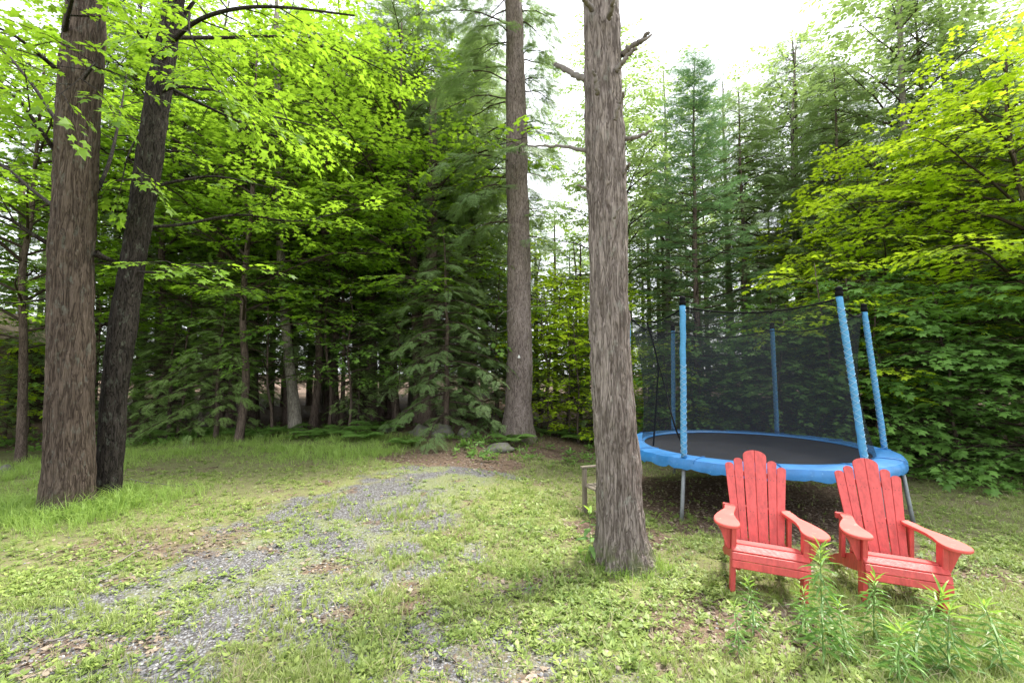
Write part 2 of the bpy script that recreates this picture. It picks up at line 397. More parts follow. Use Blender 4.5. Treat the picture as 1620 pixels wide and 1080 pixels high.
def trunk_acc(P, rad, sides=40, seed=0, amp=.012, flare=.35, sc=1.0, step=.02, lobes=5):
    P = np.asarray(P, float); T0 = np.linspace(0, len(P)-1, len(P)); n = int(np.linalg.norm(np.diff(P, axis=0), axis=1).sum()/step)
    Q = catmull(P, n); rr = np.interp(np.linspace(0, len(P)-1, n), T0, rad)
    th = np.arange(sides)*2*PI/sides; T = nrm(np.gradient(Q, axis=0)); A = nrm(np.cross(T, [0, 1., 0])); B = np.cross(T, A)
    h = Q[:, 2]-Q[0, 2]; ring = A[:, None]*np.cos(th)[None, :, None]+B[:, None]*np.sin(th)[None, :, None]
    fl = 1+flare*np.exp(-np.clip(h-.1, 0, 99)/.22)[:, None]*(1+.45*np.sin(lobes*th+seed)+.25*np.sin((lobes+3)*th+2*seed))[None, :]
    V = Q[:, None]+ring*(rr[:, None]*fl)[:, :, None]
    q = V.reshape(-1, 3); wob = fbm(q*np.array([14, 14, 2.2])*sc, seed, 3); wob2 = fbm(q*np.array([38, 38, 9])*sc, seed+5, 3); low = fbm(q*np.array([2.5, 2.5, 1.1]), seed+9, 2)
    d = (1-np.abs(wob-.5)*4)*amp*-1+(wob2-.5)*amp*1.6+(low-.5)*rr.mean()*.22
    V = V+ring*d.reshape(n, sides)[:, :, None]
    a = Acc(); i = np.arange(n-1)[:, None]*sides; j = np.arange(sides)[None]; j2 = (j+1) % sides
    a.add(V, np.stack([i+j, i+j2, i+sides+j2, i+sides+j], -1).reshape(-1, 4)); a.f.append((np.array([np.arange(sides)])+(n-1)*sides, 0)); return a
def conifer(seed, H, base, Rb, n=70, kind='hem', spray=.55, dens=1.0, r0=.12, light=False, fine=False, up=0.05, mat='hem', bark='bark_far', lean=0, shape=.8, sideonly=None, sparse=1.0, step=.24):
    rg = np.random.default_rng(seed)
    hs = np.linspace(0, H, 9); P = np.column_stack([lean*hs/H+np.cumsum(rg.normal(0, .03, 9)), np.cumsum(rg.normal(0, .03, 9)), hs]); P[0, :2] = 0; P[0, 2] = -.15
    tr = trunk_acc(P, r0*(1-.93*(hs/H)**1.15)+.008, 14, seed, .006 if r0 > .08 else .002, .25, step=.12)
    wood = Acc(); inst = []
    for k in range(n):
        f = ((k+rg.uniform(0, .9))/n)**.9; h = base+(H*.985-base)*f; az = k*2.39996+rg.uniform(-.4, .4)
        if sideonly is not None: az = sideonly+rg.uniform(-1.2, 1.2)
        L = Rb*(1-f)**shape*rg.uniform(.65, 1.12)+.22
        if kind == 'hem' and f < .25: L *= rg.uniform(.5, 1)
        c = np.array([np.interp(h, P[:, 2], P[:, 0]), np.interp(h, P[:, 2], P[:, 1]), h])
        e0 = up+(.55 if kind == 'fir' else .25)*f**2+rg.uniform(-.1, .1); dr = .18 if kind == 'hem' else .05
        d = np.array([math.cos(az), math.sin(az), 0]); t = np.linspace(0, 1, 6)[:, None]
        Q = c+d*L*t+np.array([0, 0, 1.])*L*(e0*t-dr*2.2*t**2+(.12*t**3 if kind == 'fir' else 0)); Q[1:, :2] += rg.normal(0, .02, (5, 2))
        dress(Q, .006+.011*L, rg, wood, inst, (.25*spray/.5*min(1, L), .62*spray/.5*min(1, L)), step, spray, .12, .15 if kind == 'hem' else .04, .12, dens, .2)
    if sparse < 1: inst = [i for i in inst if rg.random() < sparse]
    tpl = SPR_HF if fine == 1 else SPR_HM if fine == 2 else SPR_H
    return tr, wood, put_sprays(inst, tpl, rg), M[bark], M[mat]
def broadleaf(seed, H, base, Rc, n=16, spray=.55, dens=1.0, r0=.09, mat='maple', bark='bark_far', lean=(0, 0), tpls=None, up=.45, step=.26, sec=(.5, 1.1), topR=.45, sparse=1.0, azr=None):
    rg = np.random.default_rng(seed)
    hs = np.linspace(0, H, 8); P = np.column_stack([lean[0]*(hs/H)**1.3+np.cumsum(rg.normal(0, .06, 8)), lean[1]*(hs/H)**1.3+np.cumsum(rg.normal(0, .06, 8)), hs]); P[0] = (0, 0, -.12)
    tr = trunk_acc(P, r0*(1-.85*(hs/H))+.006, 14, seed, .004 if r0 > .06 else .001, .25, step=.12)
    wood = Acc(); inst = []
    for k in range(n):
        f = (k+rg.uniform(.1, .9))/n; h = base+(H*.97-base)*f; az = k*2.39996+rg.uniform(-.5, .5)
        if azr is not None: az = rg.uniform(*azr)
        L = Rc*(1-(1-topR)*f)*rg.uniform(.65, 1.1)*(.75+.5*math.sin(PI*min(1, f+.15)))
        c = np.array([np.interp(h, P[:, 2], P[:, 0]), np.interp(h, P[:, 2], P[:, 1]), h]); d = np.array([math.cos(az), math.sin(az), 0]); t = np.linspace(0, 1, 7)[:, None]
        e0 = up+.35*f+rg.uniform(-.15, .15)
        Q = c+d*L*t+np.array([0, 0, 1.])*L*(e0*t-(.42*e0+.12)*t**2); Q[1:] += np.cumsum(rg.normal(0, .035, (6, 3)), 0)
        dress(Q, .008+.008*L, rg, wood, inst, sec, step, spray, .22, .08, .2, dens, .2)
    if sparse < 1: inst = [i for i in inst if rg.random() < sparse]
    return tr, wood, put_sprays(inst, tpls or SPR_M, rg), M[bark], M[mat]
def tree_obj(name, parts, loc, rz=0, label=None, cat='tree', group=None, s=1.0):
    tr, wood, crown, bm, lm = parts
    e = empty(name, loc, rz); e.scale = (s, s, s)
    build('trunk', tr, bm, e, True); build('branches', wood, M['twig'], e); build('crown', crown, [lm, M['twig']], e)
    return tag(e, label, cat, group)
def again(o, loc, rz, label, group=None, s=1.0):
    c = copy_tree(o); c.location = [float(k) for k in loc]; c.rotation_euler = (0, 0, rz); c.scale = (s, s, s); c['label'] = label
    if group: c['group'] = group
    elif 'group' in c: del c['group']
    return c
def gp(x, y, dz=0): return (x, y, gz1(x, y)+dz)
# ------------------------------------------------------------------ ground
def y_forest(x): return np.interp(x, [-18, -6, -2.4, -.6, 1, 3, 6, 10, 14], [10.6, 11.6, 11.0, 9.2, 9.8, 10.2, 8.7, 7.8, 7.6])
def m_gravel(x, y):
    xc = np.interp(y, [0, 2.2, 3.7, 5.5, 7, 9], [-3.1, -2.6, -1.95, -1.55, -1.1, -.6]); wd = np.interp(y, [0, 3, 6, 9], [2.6, 2.1, 1.5, .8])
    n = fbm2(x, y, 1.3, 21, 4)
    g = 1-sstep(.35, 1.25, np.abs(x-xc)/wd+(n-.5)*1.4+(fbm2(x, y, 4.1, 77, 3)-.45)*2.0)
    g2 = (1-sstep(.3, 1, np.hypot((x+.2)/1.0, (y-2.6)/.8)+(n-.5)*1.6))*.6
    return np.clip(g+g2, 0, 1)*(1-sstep(7.8, 9.2, y))*.92
def m_litter_shade(x, y):
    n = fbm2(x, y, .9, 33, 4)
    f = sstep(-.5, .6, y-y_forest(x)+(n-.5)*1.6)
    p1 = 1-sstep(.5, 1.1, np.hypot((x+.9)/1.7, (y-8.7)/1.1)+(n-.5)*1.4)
    p2 = 1-sstep(.6, 1.0, np.hypot(x-3.6, y-6.9)/2.4+(n-.5)*.8)  # dirt under the trampoline, with its shade also darkened into the ground colour
    p3 = (1-sstep(.45, 1.0, np.hypot((x-1.75)/.9, (y-3.1)/.8)+(n-.5)*1.5))*.75
    p4 = (1-sstep(.45, 1.0, np.hypot((x+3.6)/1.3, (y-4.4)/.7)+(n-.5)*1.7))*.5
    p5 = (1-sstep(.4, 1.0, np.hypot((x-1.2)/.7, (y-5.2)/.8)+(n-.5)*1.5))*.8
    p6 = (1-sstep(.4, 1.0, np.hypot((x-4.2)/.8, (y-4.3)/.7)+(n-.5)*1.5))*.6
    p6 = np.maximum(p6, sstep(.58, .72, fbm2(x, y, 2.6, 211, 3))*.55)
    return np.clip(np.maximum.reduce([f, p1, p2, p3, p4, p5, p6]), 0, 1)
def m_moss(x, y):
    n = fbm2(x, y, 1.6, 51, 4); a = 1-sstep(.5, 1, np.hypot((x+.1)/1.5, (y-6.3)/1.5)+(n-.5)*1.6)
    b = sstep(.52, .64, n)*.8
    return np.clip(np.maximum(a, b), 0, 1)*(1-sstep(8, 9.5, y))
def axis(a, b, st, far):
    m = np.arange(a, b+st/2, st); g = []; d = st; v = b
    while v < far: d *= 1.16; v += d; g.append(v)
    h = []; d = st; v = a
    while v > -far: d *= 1.16; v -= d; h.append(v)
    return np.concatenate([h[::-1], m, g])
gxs = axis(-9, 9.5, .07, 320); gys = axis(1.2, 11.5, .07, 320)
GX, GY = np.meshgrid(gxs, gys); fx, fy = GX.ravel(), GY.ravel()
near = (np.abs(fx) < 30) & (fy > -10) & (fy < 40)
z = gz(fx, fy)
mg, ml, mm = m_gravel(fx, fy), m_litter_shade(fx, fy), m_moss(fx, fy)
z = z + (fbm2(fx, fy, 9, 71, 3)-.5)*.03*(1-.5*mg)
ac = Acc(); nx, ny = len(gxs), len(gys); i = np.arange(ny-1)[:, None]*nx; j = np.arange(nx-1)[None]
ac.add(np.column_stack([fx, fy, z]), np.stack([i+j, i+j+1, i+nx+j+1, i+nx+j], -1).reshape(-1, 4))
m, t, out = newmat('woodland_clearing_soil')
at = N(t, 'ShaderNodeAttribute', attribute_name='cover'); sp_ = N(t, 'ShaderNodeSeparateColor'); t.links.new(at.outputs['Color'], sp_.inputs[0])
v1 = mapping(t, (1, 1, 1)); nf = noise(t, v1, 9, 6, .7); nf2 = noise(t, v1, 38, 5, .7); nb = noise(t, v1, 1.2, 4, .6)
def vor(sc, feat='F1'):
    q = N(t, 'ShaderNodeTexVoronoi', feature=feat); q.inputs['Scale'].default_value = sc; t.links.new(v1, q.inputs['Vector']); return q
vg = vor(62); vg2 = vor(130)
gcol = ramp(t, N(t, 'ShaderNodeSeparateColor').outputs[0], [(0, (0, 0, 0)), (1, (1, 1, 1))]) if False else None
bw = N(t, 'ShaderNodeRGBToBW'); t.links.new(vg.outputs['Color'], bw.inputs[0])
stone = ramp(t, bw.outputs[0], [(.15, (.08, .077, .078)), (.5, (.155, .152, .158)), (.85, (.26, .258, .27))])
stone = mixc(t, ramp(t, vg.outputs['Distance'], [(.35, (0, 0, 0)), (.75, (1, 1, 1))]), stone, (.07, .062, .055))
vl = vor(26); bl = N(t, 'ShaderNodeRGBToBW'); t.links.new(vl.outputs['Color'], bl.inputs[0])
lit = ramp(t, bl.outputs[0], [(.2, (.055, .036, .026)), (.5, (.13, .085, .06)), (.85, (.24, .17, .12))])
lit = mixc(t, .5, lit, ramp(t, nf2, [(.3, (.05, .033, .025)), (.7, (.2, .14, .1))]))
soil = ramp(t, nf, [(.3, (.09, .07, .045)), (.7, (.21, .18, .11))])
soil = mixc(t, ramp(t, nf2, [(.42, (0, 0, 0)), (.6, (.8, .8, .8))]), soil, (.17, .21, .06))
moss = ramp(t, nf2, [(.3, (.12, .15, .04)), (.7, (.28, .31, .10))])
def msk(ch, lo, hi, nz):
    a = N(t, 'ShaderNodeMath', operation='MULTIPLY_ADD'); a.inputs[1].default_value = 1; t.links.new(sp_.outputs[ch], a.inputs[0])
    b = N(t, 'ShaderNodeMath', operation='MULTIPLY_ADD'); b.inputs[1].default_value = .8; b.inputs[2].default_value = -.4; t.links.new(nz, b.inputs[0]); t.links.new(b.outputs[0], a.inputs[2])
    return ramp(t, a.outputs[0], [(lo, (0, 0, 0)), (hi, (1, 1, 1))])
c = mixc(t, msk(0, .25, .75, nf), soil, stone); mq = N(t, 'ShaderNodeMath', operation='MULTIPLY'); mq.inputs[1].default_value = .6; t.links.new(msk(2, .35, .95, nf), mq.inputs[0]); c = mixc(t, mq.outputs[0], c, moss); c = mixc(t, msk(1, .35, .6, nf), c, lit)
hh = mixc(t, .5, vg.outputs['Distance'], nf2)
princ(t, out, c, .95, .15, hh, .7, .02)
ground = build('ground', ac, m, None, True)
ca = ground.data.color_attributes.new('cover', 'FLOAT_COLOR', 'POINT')
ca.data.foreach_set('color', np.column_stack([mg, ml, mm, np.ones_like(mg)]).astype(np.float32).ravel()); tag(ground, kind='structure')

# --- ground cover (uncountable): blades, weeds, pebbles, fallen leaves
def scatter(n, seed, dens, xr=(-10, 10.5), yr=(1.7, 12.5), p=1.3):
    rg = np.random.default_rng(seed); u = rg.random(n); a, b = yr
    y = (a**(1-p)+u*(b**(1-p)-a**(1-p)))**(1/(1-p)); x = rg.uniform(-1, 1, n)*(1.25*y+.6); k = (x > xr[0]) & (x < xr[1]); x, y = x[k], y[k]
    k = rg.random(len(x)) < dens(x, y); return x[k], y[k], rg
def blade_tuft(rg, n=8, wd=.05, spread=.35, curl=.5):
    a = Acc()
    for k in range(n):
        az = rg.uniform(0, 2*PI); h = rg.uniform(.5, 1); d = np.array([math.cos(az), math.sin(az), 0]); s = np.array([-d[1], d[0], 0])*wd/2; o = d*rg.uniform(0, .15)+np.array([0, 0, -.05])
        l = rg.uniform(.1, curl); m1 = o+d*l*.3*h+np.array([0, 0, .6*h]); tp = o+d*l*1.1*h+np.array([0, 0, h*(1-.3*l)])
        a.add([o-s, o+s, m1+s*.8, m1-s*.8, tp], [[0, 1, 2, 3]]); a.f.append((np.array([[3, 2, 4]])+a.n-5, 0))
    return a.tup()
def rosette(rg, n=7, wd=.34, tilt=.35):
    a = Acc(); az = np.arange(n)*2.4+rg.uniform(0, 1, n); el = rg.uniform(.05, tilt*2, n)
    D = np.column_stack([np.cos(az), np.sin(az), el]); P = D*.12; P[:, 2] += rg.uniform(.05, .5, n)
    place(a, leaf_tpl(oval_leaf(wd)), P, D, np.array([[rg.normal(0, .2), rg.normal(0, .2), 1] for _ in range(n)]), rg.uniform(.5, 1, n)); return a.tup()
def strew(name, mat, tpls, x, y, rg, s, tiltn=.15, dz=0):
    a = Acc(); zz = gz(x, y)+dz; az = rg.uniform(0, 2*PI, len(x)); pick = rg.integers(0, len(tpls), len(x)); U = np.column_stack([rg.normal(0, tiltn, len(x)), rg.normal(0, tiltn, len(x)), np.ones(len(x))])
    for k, tp in enumerate(tpls):
        q = pick == k; X = np.column_stack([np.cos(az), np.sin(az), -(U[:, 0]*np.cos(az)+U[:, 1]*np.sin(az))])
        place(a, tp, np.column_stack([x, y, zz])[q], X[q], U[q], s[q])
    return tag(build(name, a, mat), kind='stuff')
rt = np.random.default_rng(3)
TUFT = [blade_tuft(rt, 8) for _ in range(5)]; LTUFT = [blade_tuft(rt, 6, .022, .5, 1.1) for _ in range(7)]; ROS = [rosette(rt, 9, .2, .7), rosette(rt, 8, .24, .6), rosette(rt, 6, .17, .9), rosette(rt, 7, .3, .4), rosette(rt, 12, .26, .8), rosette(rt, 4, .34, .6)]
patch = lambda x, y: fbm2(x, y, 1.1, 91, 4)
def lushz(x, y):
    a = sstep(7.4, 8.8, y+(x+2)*.1)*(1-sstep(-.3, .5, y-y_forest(x)))*(1-sstep(-2.8, -1.6, x))
    b = 1-sstep(.2, 1.5, np.hypot((x+5.2)/1.4, (y-5.5)/1.0)); d = 1-sstep(.7, 1.1, np.hypot((x-3.0)/1.6, (y-1.9)/.7)); e = (1-sstep(-7, -5.6, x))*(1-sstep(-.3, .3, y-y_forest(x)))
    return np.clip(np.maximum.reduce([a, b, d*.8, e*.8]), 0, 1)
thin = lambda x, y: sstep(.30, .62, fbm2(x, y, 3.3, 131, 3))
bare = lambda x, y: (1-.74*m_gravel(x, y))*(1-.93*m_litter_shade(x, y))*(.25+.75*thin(x, y))
x, y, rg = scatter(110000, 11, lambda x, y: bare(x, y)*np.clip(.12+1.3*sstep(.38, .66, patch(x, y)), 0, 1))
strew('short_grass', M['grass'], TUFT+LTUFT[:3], x, y, rg, rg.uniform(.02, .085, len(x))*(1+.5*sstep(.5, .7, patch(x, y))))
x, y, rg = scatter(90000, 12, lambda x, y: lushz(x, y)*np.clip(.5+sstep(.4, .6, patch(x, y)), 0, 1), p=.4)
strew('lush_grass', M['lush'], LTUFT, x, y, rg, rg.uniform(.09, .24, len(x))*(.45+.55*lushz(x, y))*(.6+.9*sstep(.35, .65, patch(x+4, y))), .25)
x, y, rg = scatter(190000, 13, lambda x, y: bare(x, y)*(1-.8*lushz(x, y))*np.clip(.22+1.2*sstep(.60, .36, patch(x+9, y)), 0, 1))
strew('low_weeds', M['weed'], ROS, x, y, rg, (.009+.042*rg.random(len(x))**2.4)*(1+.25*(x > 0)))
x, y, rg = scatter(16000, 14, lambda x, y: bare(x, y)*(x > -1.5)*.7+.06, p=1.5)
strew('dry_stalks', M['straw'], [blade_tuft(rt, 3, .013, .5, 1.9) for _ in range(4)], x, y, rg, rg.uniform(.06, .24, len(x)), .5)
def pebble(rg):
    a = Acc(); V = nrm(np.array([(1, 0, 0), (-1, 0, 0), (0, 1, 0), (0, -1, 0), (0, 0, 1), (.7, .7, .2), (-.7, .7, .2), (.7, -.7, .2), (-.7, -.7, .2)], float))*rg.uniform(.75, 1.15, (9, 1))*[1, .8, .55]
    a.add(V, [[0, 5, 4], [5, 2, 4], [2, 6, 4], [6, 1, 4], [1, 8, 4], [8, 3, 4], [3, 7, 4], [7, 0, 4]]); return a.tup()
m, t, out = newmat('driveway_pebble'); g = N(t, 'ShaderNodeNewGeometry')
princ(t, out, ramp(t, g.outputs['Random Per Island'], [(0, (.065, .062, .064)), (.5, (.145, .142, .15)), (.9, (.25, .248, .258)), (1, (.42, .40, .38))]), .85, .25); M['pebble'] = m
x, y, rg = scatter(75000, 15, lambda x, y: m_gravel(x, y)*.9+.05*(y < 8), p=1.7)
strew('gravel', M['pebble'], [pebble(rt) for _ in range(5)], x, y, rg, rg.uniform(.004, .012, len(x))+.01*(rg.random(len(x))**12), .2, 0)
def dead(rg):
    V = maple_leaf()*[.9, .9, 1]; V[:, 2] = rg.uniform(0, .25, len(V)); return leaf_tpl(V)
def dead_oval(rg):
    V = oval_leaf(.35); V[:, 2] = rg.uniform(0, .2, len(V)); return leaf_tpl(V)
x, y, rg = scatter(60000, 16, lambda x, y: .9*m_litter_shade(x, y)*(1-sstep(-.2, 3, y-12))+.035, yr=(1.7, 16), xr=(-14, 12), p=.8)
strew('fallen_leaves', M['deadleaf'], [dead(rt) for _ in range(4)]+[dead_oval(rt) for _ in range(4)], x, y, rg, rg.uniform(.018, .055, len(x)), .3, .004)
# leafy seedlings and seed-grass on the woodland edge
x, y, rg = scatter(16000, 17, lambda x, y: sstep(-1.2, .2, y-y_forest(x))*(1-sstep(.5, 3, y-y_forest(x)))*sstep(.42, .6, patch(x, y+5)), yr=(6, 15), xr=(-14, 12), p=.3)
strew('edge_undergrowth', M['fern'], ROS, x, y, rg, rg.uniform(.05, .16, len(x)), .2, .03)

bx_, by_, bs_ = [], [], []; rb = np.random.default_rng(19)
for cx_, cy_, r_, n_, h0, h1 in [(1.04, 4.28, .27, 260, .05, .15), (-5.31, 5.46, .40, 420, .08, .26), (-5.22, 5.9, .3, 220, .08, .24), (.13, 11.2, .5, 160, .04, .1), (1.78, 3.8, .12, 60, .04, .1), (2.2, 3.66, .12, 60, .04, .1), (2.78, 3.7, .12, 60, .04, .1), (3.2, 3.58, .12, 60, .04, .1), (2.2, 5.95, .1, 60, .05, .12)]:
    th_ = rb.uniform(0, 2*PI, n_); rd = r_*(1+np.abs(rb.normal(0, .35, n_))); bx_.append(cx_+rd*np.cos(th_)); by_.append(cy_+rd*np.sin(th_)); bs_.append(rb.uniform(h0, h1, n_))
bx_, by_, bs_ = map(np.concatenate, (bx_, by_, bs_)); strew('tufts_at_trunks', M['lush'], LTUFT+TUFT[:2], bx_, by_, rb, bs_, .2)

# ------------------------------------------------------------------ trampoline
M['pad'] = plain('blue_vinyl_pad', (.032, .19, .47), .42, .5, 6, .22, .5, scuff=(.62, (.16, .40, .64)))
M['foam'] = plain('blue_pole_foam', (.085, .30, .54), .6, .3, 30, .2, .4)
M['cord'] = plain('pale_net_cord', (.34, .50, .64), .7, .2)
M['mat'] = plain('black_woven_mat', (.020, .021, .025), .85, .12, 3, .3, .3, scuff=(.68, (.16, .16, .17)))
M['black'] = plain('black_plastic', (.008, .008, .009), .8, .06)
M['steel'] = plain('galvanised_steel', (.24, .26, .27), .5, .4, 14, .3, .1, .3)
m, t, out = newmat('black_safety_netting')
d = N(t, 'ShaderNodeBsdfDiffuse'); d.inputs[0].default_value = (.030, .033, .040, 1); tr_ = N(t, 'ShaderNodeBsdfTransparent')
s_ = N(t, 'ShaderNodeMixShader'); s_.inputs[0].default_value = .42; t.links.new(tr_.outputs[0], s_.inputs[1]); t.links.new(d.outputs[0], s_.inputs[2]); t.links.new(s_.outputs[0], out.inputs[0]); M['net'] = m
TC = np.array([3.62, 7.1]); TZ = .49; gt = min(gz1(3.67, 7.05), -.25)
tramp = tag(empty('trampoline', (TC[0], TC[1], gt)), 'large round trampoline with blue padded rim and black safety net behind the red chairs', 'trampoline')
zr = TZ-gt
def ringpts(r, z, n=96): th = np.arange(n)*2*PI/n; return np.column_stack([r*np.cos(th), r*np.sin(th), np.full(n, z)])
def lathe_rings(acc, rings, m=0):
    n = len(rings[0]); k = len(rings); V = np.vstack(rings); i = np.arange(k-1)[:, None]*n; j = np.arange(n)[None]; j2 = (j+1) % n
    acc.add(V, np.stack([i+j, i+j2, i+n+j2, i+n+j], -1).reshape(-1, 4), m)
n = 192; th = np.arange(n)*2*PI/n
rip = .5*(fbm(np.column_stack([np.cos(th)*9, np.sin(th)*9, th*0]), 3, 3)-.5)
def rr(r, z, kr=0, kz=0): return np.column_stack([(r+rip*kr)*np.cos(th), (r+rip*kr)*np.sin(th), np.full(n, z)+rip*kz])
fold = fbm(np.column_stack([np.cos(th)*22, np.sin(th)*22, th*0]), 13, 3)-.5
def sk(r, z, k): q = rr(r, z, .03, .05); q[:, 2] += fold*k*.10; q[:, :2] *= (1+fold*k*.035)[:, None]; return q
a = Acc(); lathe_rings(a, [rr(1.52, zr-.012), rr(1.525, zr+.006), rr(1.60, zr+.014, 0, .02), rr(1.74, zr+.016, 0, .05), sk(1.845, zr+.004, .15)])
lathe_rings(a, [sk(1.845, zr+.004, .15), sk(1.862, zr-.03, .4), sk(1.872, zr-.075, .7), sk(1.868, zr-.125, 1.0)]); lathe_rings(a, [sk(1.864, zr-.125, 1.0), sk(1.855, zr-.03, .3), rr(1.80, zr-.014), rr(1.53, zr-.014)])
pad = build('pad', a, M['pad'], tramp, True)
for k in range(12):
    an = R(14+30*k); ca_, sa_ = math.cos(an), math.sin(an); a = Acc(); kk = int(round(an/(2*PI)*n)) % n
    pr = [np.array([r_*ca_, r_*sa_, z_]) for r_, z_ in ((1.53, zr+.012), (1.62, zr+.021), (1.74, zr+.022), (1.845, zr+.012), (1.872, zr-.03))]; tube(a, catmull(pr, 12), .006, 5); build('seam', a, M['pad'], pad, True)
a = Acc(); R_ = [ringpts(r, zr-.02-.03*(1-(r/1.58)**2)) for r in (1.585, 1.4, 1.1, .8, .5, .2, .02)]; lathe_rings(a, R_[::-1]); build('jumping_mat', a, M['mat'], tramp, True)
a = Acc(); q = ringpts(1.8, zr-.05); tube(a, np.vstack([q, q[:2]]), .022, 8); build('frame', a, M['steel'], tramp, True)
pang = [219, 285, 345, 47, 107, 171]; tops = []
for k, an in enumerate(pang):
    an = R(an); b = np.array([1.80*math.cos(an), 1.80*math.sin(an), zr-.05]); tp = np.array([1.74*math.cos(an), 1.74*math.sin(an), 2.50-gt])
    if k == 1: b[:2] += (.0, -.02); tp[:2] += (-.14, 0)
    if k == 2: tp[:2] += (-.12, 0)
    if k in (3, 4): tp[2] -= .09
    if k == 1: tp[2] += .02
    a = Acc(); pts = np.linspace(b+[0, 0, .07], tp, 24); wv = rt.normal(0, .0025, 24); tube(a, pts+np.column_stack([wv, wv*0, wv*0]), .037+rt.normal(0, .0014, 24), 16)
    pole = build('pole', a, M['foam'], tramp, True)
    a = Acc(); u = np.linspace(0, 1, 130)
    for dr in (1, -1):
        for ph in (0, PI):
            q = pts[0]+(pts[-1]-pts[0])*(u*.97)[:, None]*(.96 if k else .62); ag = ph+dr*u*2*PI*(12 if k else 8); q = q+np.column_stack([np.cos(ag), np.sin(ag), 0*u])*.0385; tube(a, q, .003, 4, 0, False)
    build('sleeve_cord', a, M['cord'], pole, True)
    a = Acc(); tube(a, [tp-[0, 0, .01], tp+[0, 0, .045], tp+[0, 0, .05], tp+[0, 0, .062], tp+[0, 0, .07], tp+[0, 0, .10], tp+[0, 0, .115]], [.043, .043, .034, .034, .042, .036, .012], 14); build('cap', a, M['black'], pole, True)
    tops.append(tp)
for k, an in enumerate([219, 292, 322, 45, 105, 171]):
    an = R(an); x, y = 1.8*math.cos(an), 1.8*math.sin(an); zg = gz1(TC[0]+x, TC[1]+y)-gt-.03
    a = Acc(); tube(a, [(x, y, zr-.05), (x*1.04, y*1.04, zg+.2), (x*1.055, y*1.055, zg)], .025, 10); build('leg', a, M['steel'], tramp, True)
# net: taut between the pole tops, sagging a little, down to the mat edge
def nett(ang):
    ph = (np.degrees(ang)) % 360; best = None
    srt = sorted([(p, t_) for p, t_ in zip(pang, tops)], key=lambda c: c[0])
    for k in range(6):
        p0, t0 = srt[k]; p1, t1 = srt[(k+1) % 6]; p1u = p1+360*(k == 5); q = ph if ph >= p0 or k < 5 else ph+360
        if k == 5 and ph < srt[0][0]: q = ph+360
        if p0 <= q <= p1u:
            u = (q-p0)/(p1u-p0); P = t0*(1-u)+t1*u; P = P.copy(); P[2] -= .03+.15*4*u*(1-u)*.8; P[:2] *= .985; return P
a = Acc(); nn_ = 144; ang = np.arange(nn_)*2*PI/nn_; top = np.array([nett(x) for x in ang]); bot = np.column_stack([1.56*np.cos(ang), 1.56*np.sin(ang), np.full(nn_, zr-.0)])
rings = []
for u in np.linspace(0, 1, 14):
    q = bot*(1-u)+top*u; inn = -.10*math.sin(PI*u)*(1-.3*u); q[:, :2] *= (1+inn/1.6); q[:, :2] += (fbm(np.column_stack([ang*4, ang*0+u*2, ang*0]), 8, 2)-.5)[:, None]*.05*math.sin(PI*u); rings.append(q)
lathe_rings(a, rings); build('safety_net', a, M['net'], tramp, True)
a = Acc(); q = np.vstack([top, top[:1]]); tube(a, q, .011, 6, 0, False); build('top_rope', a, M['black'], tramp, True)
a = Acc(); tp, bt = nett(R(188)), np.array([1.5*math.cos(R(186)), 1.5*math.sin(R(186)), zr+.01])
tube(a, catmull([tp, tp*.55+bt*.45+[.12, 0, .25], tp*.45+bt*.55+[.10, .0, 0], bt], 30), .013, 6); build('door_seam', a, M['black'], tramp, True)
a = Acc(); bt2 = np.array([1.5*math.cos(R(214)), 1.5*math.sin(R(214)), zr+.01]); mid = tp*.55+bt*.45+[.12, 0, .25]
tube(a, catmull([mid, mid+[.08, -.05, -.35], bt2+[-.12, .1, .35], bt2], 30), .011, 6); build('door_seam', a, M['black'], tramp, True)

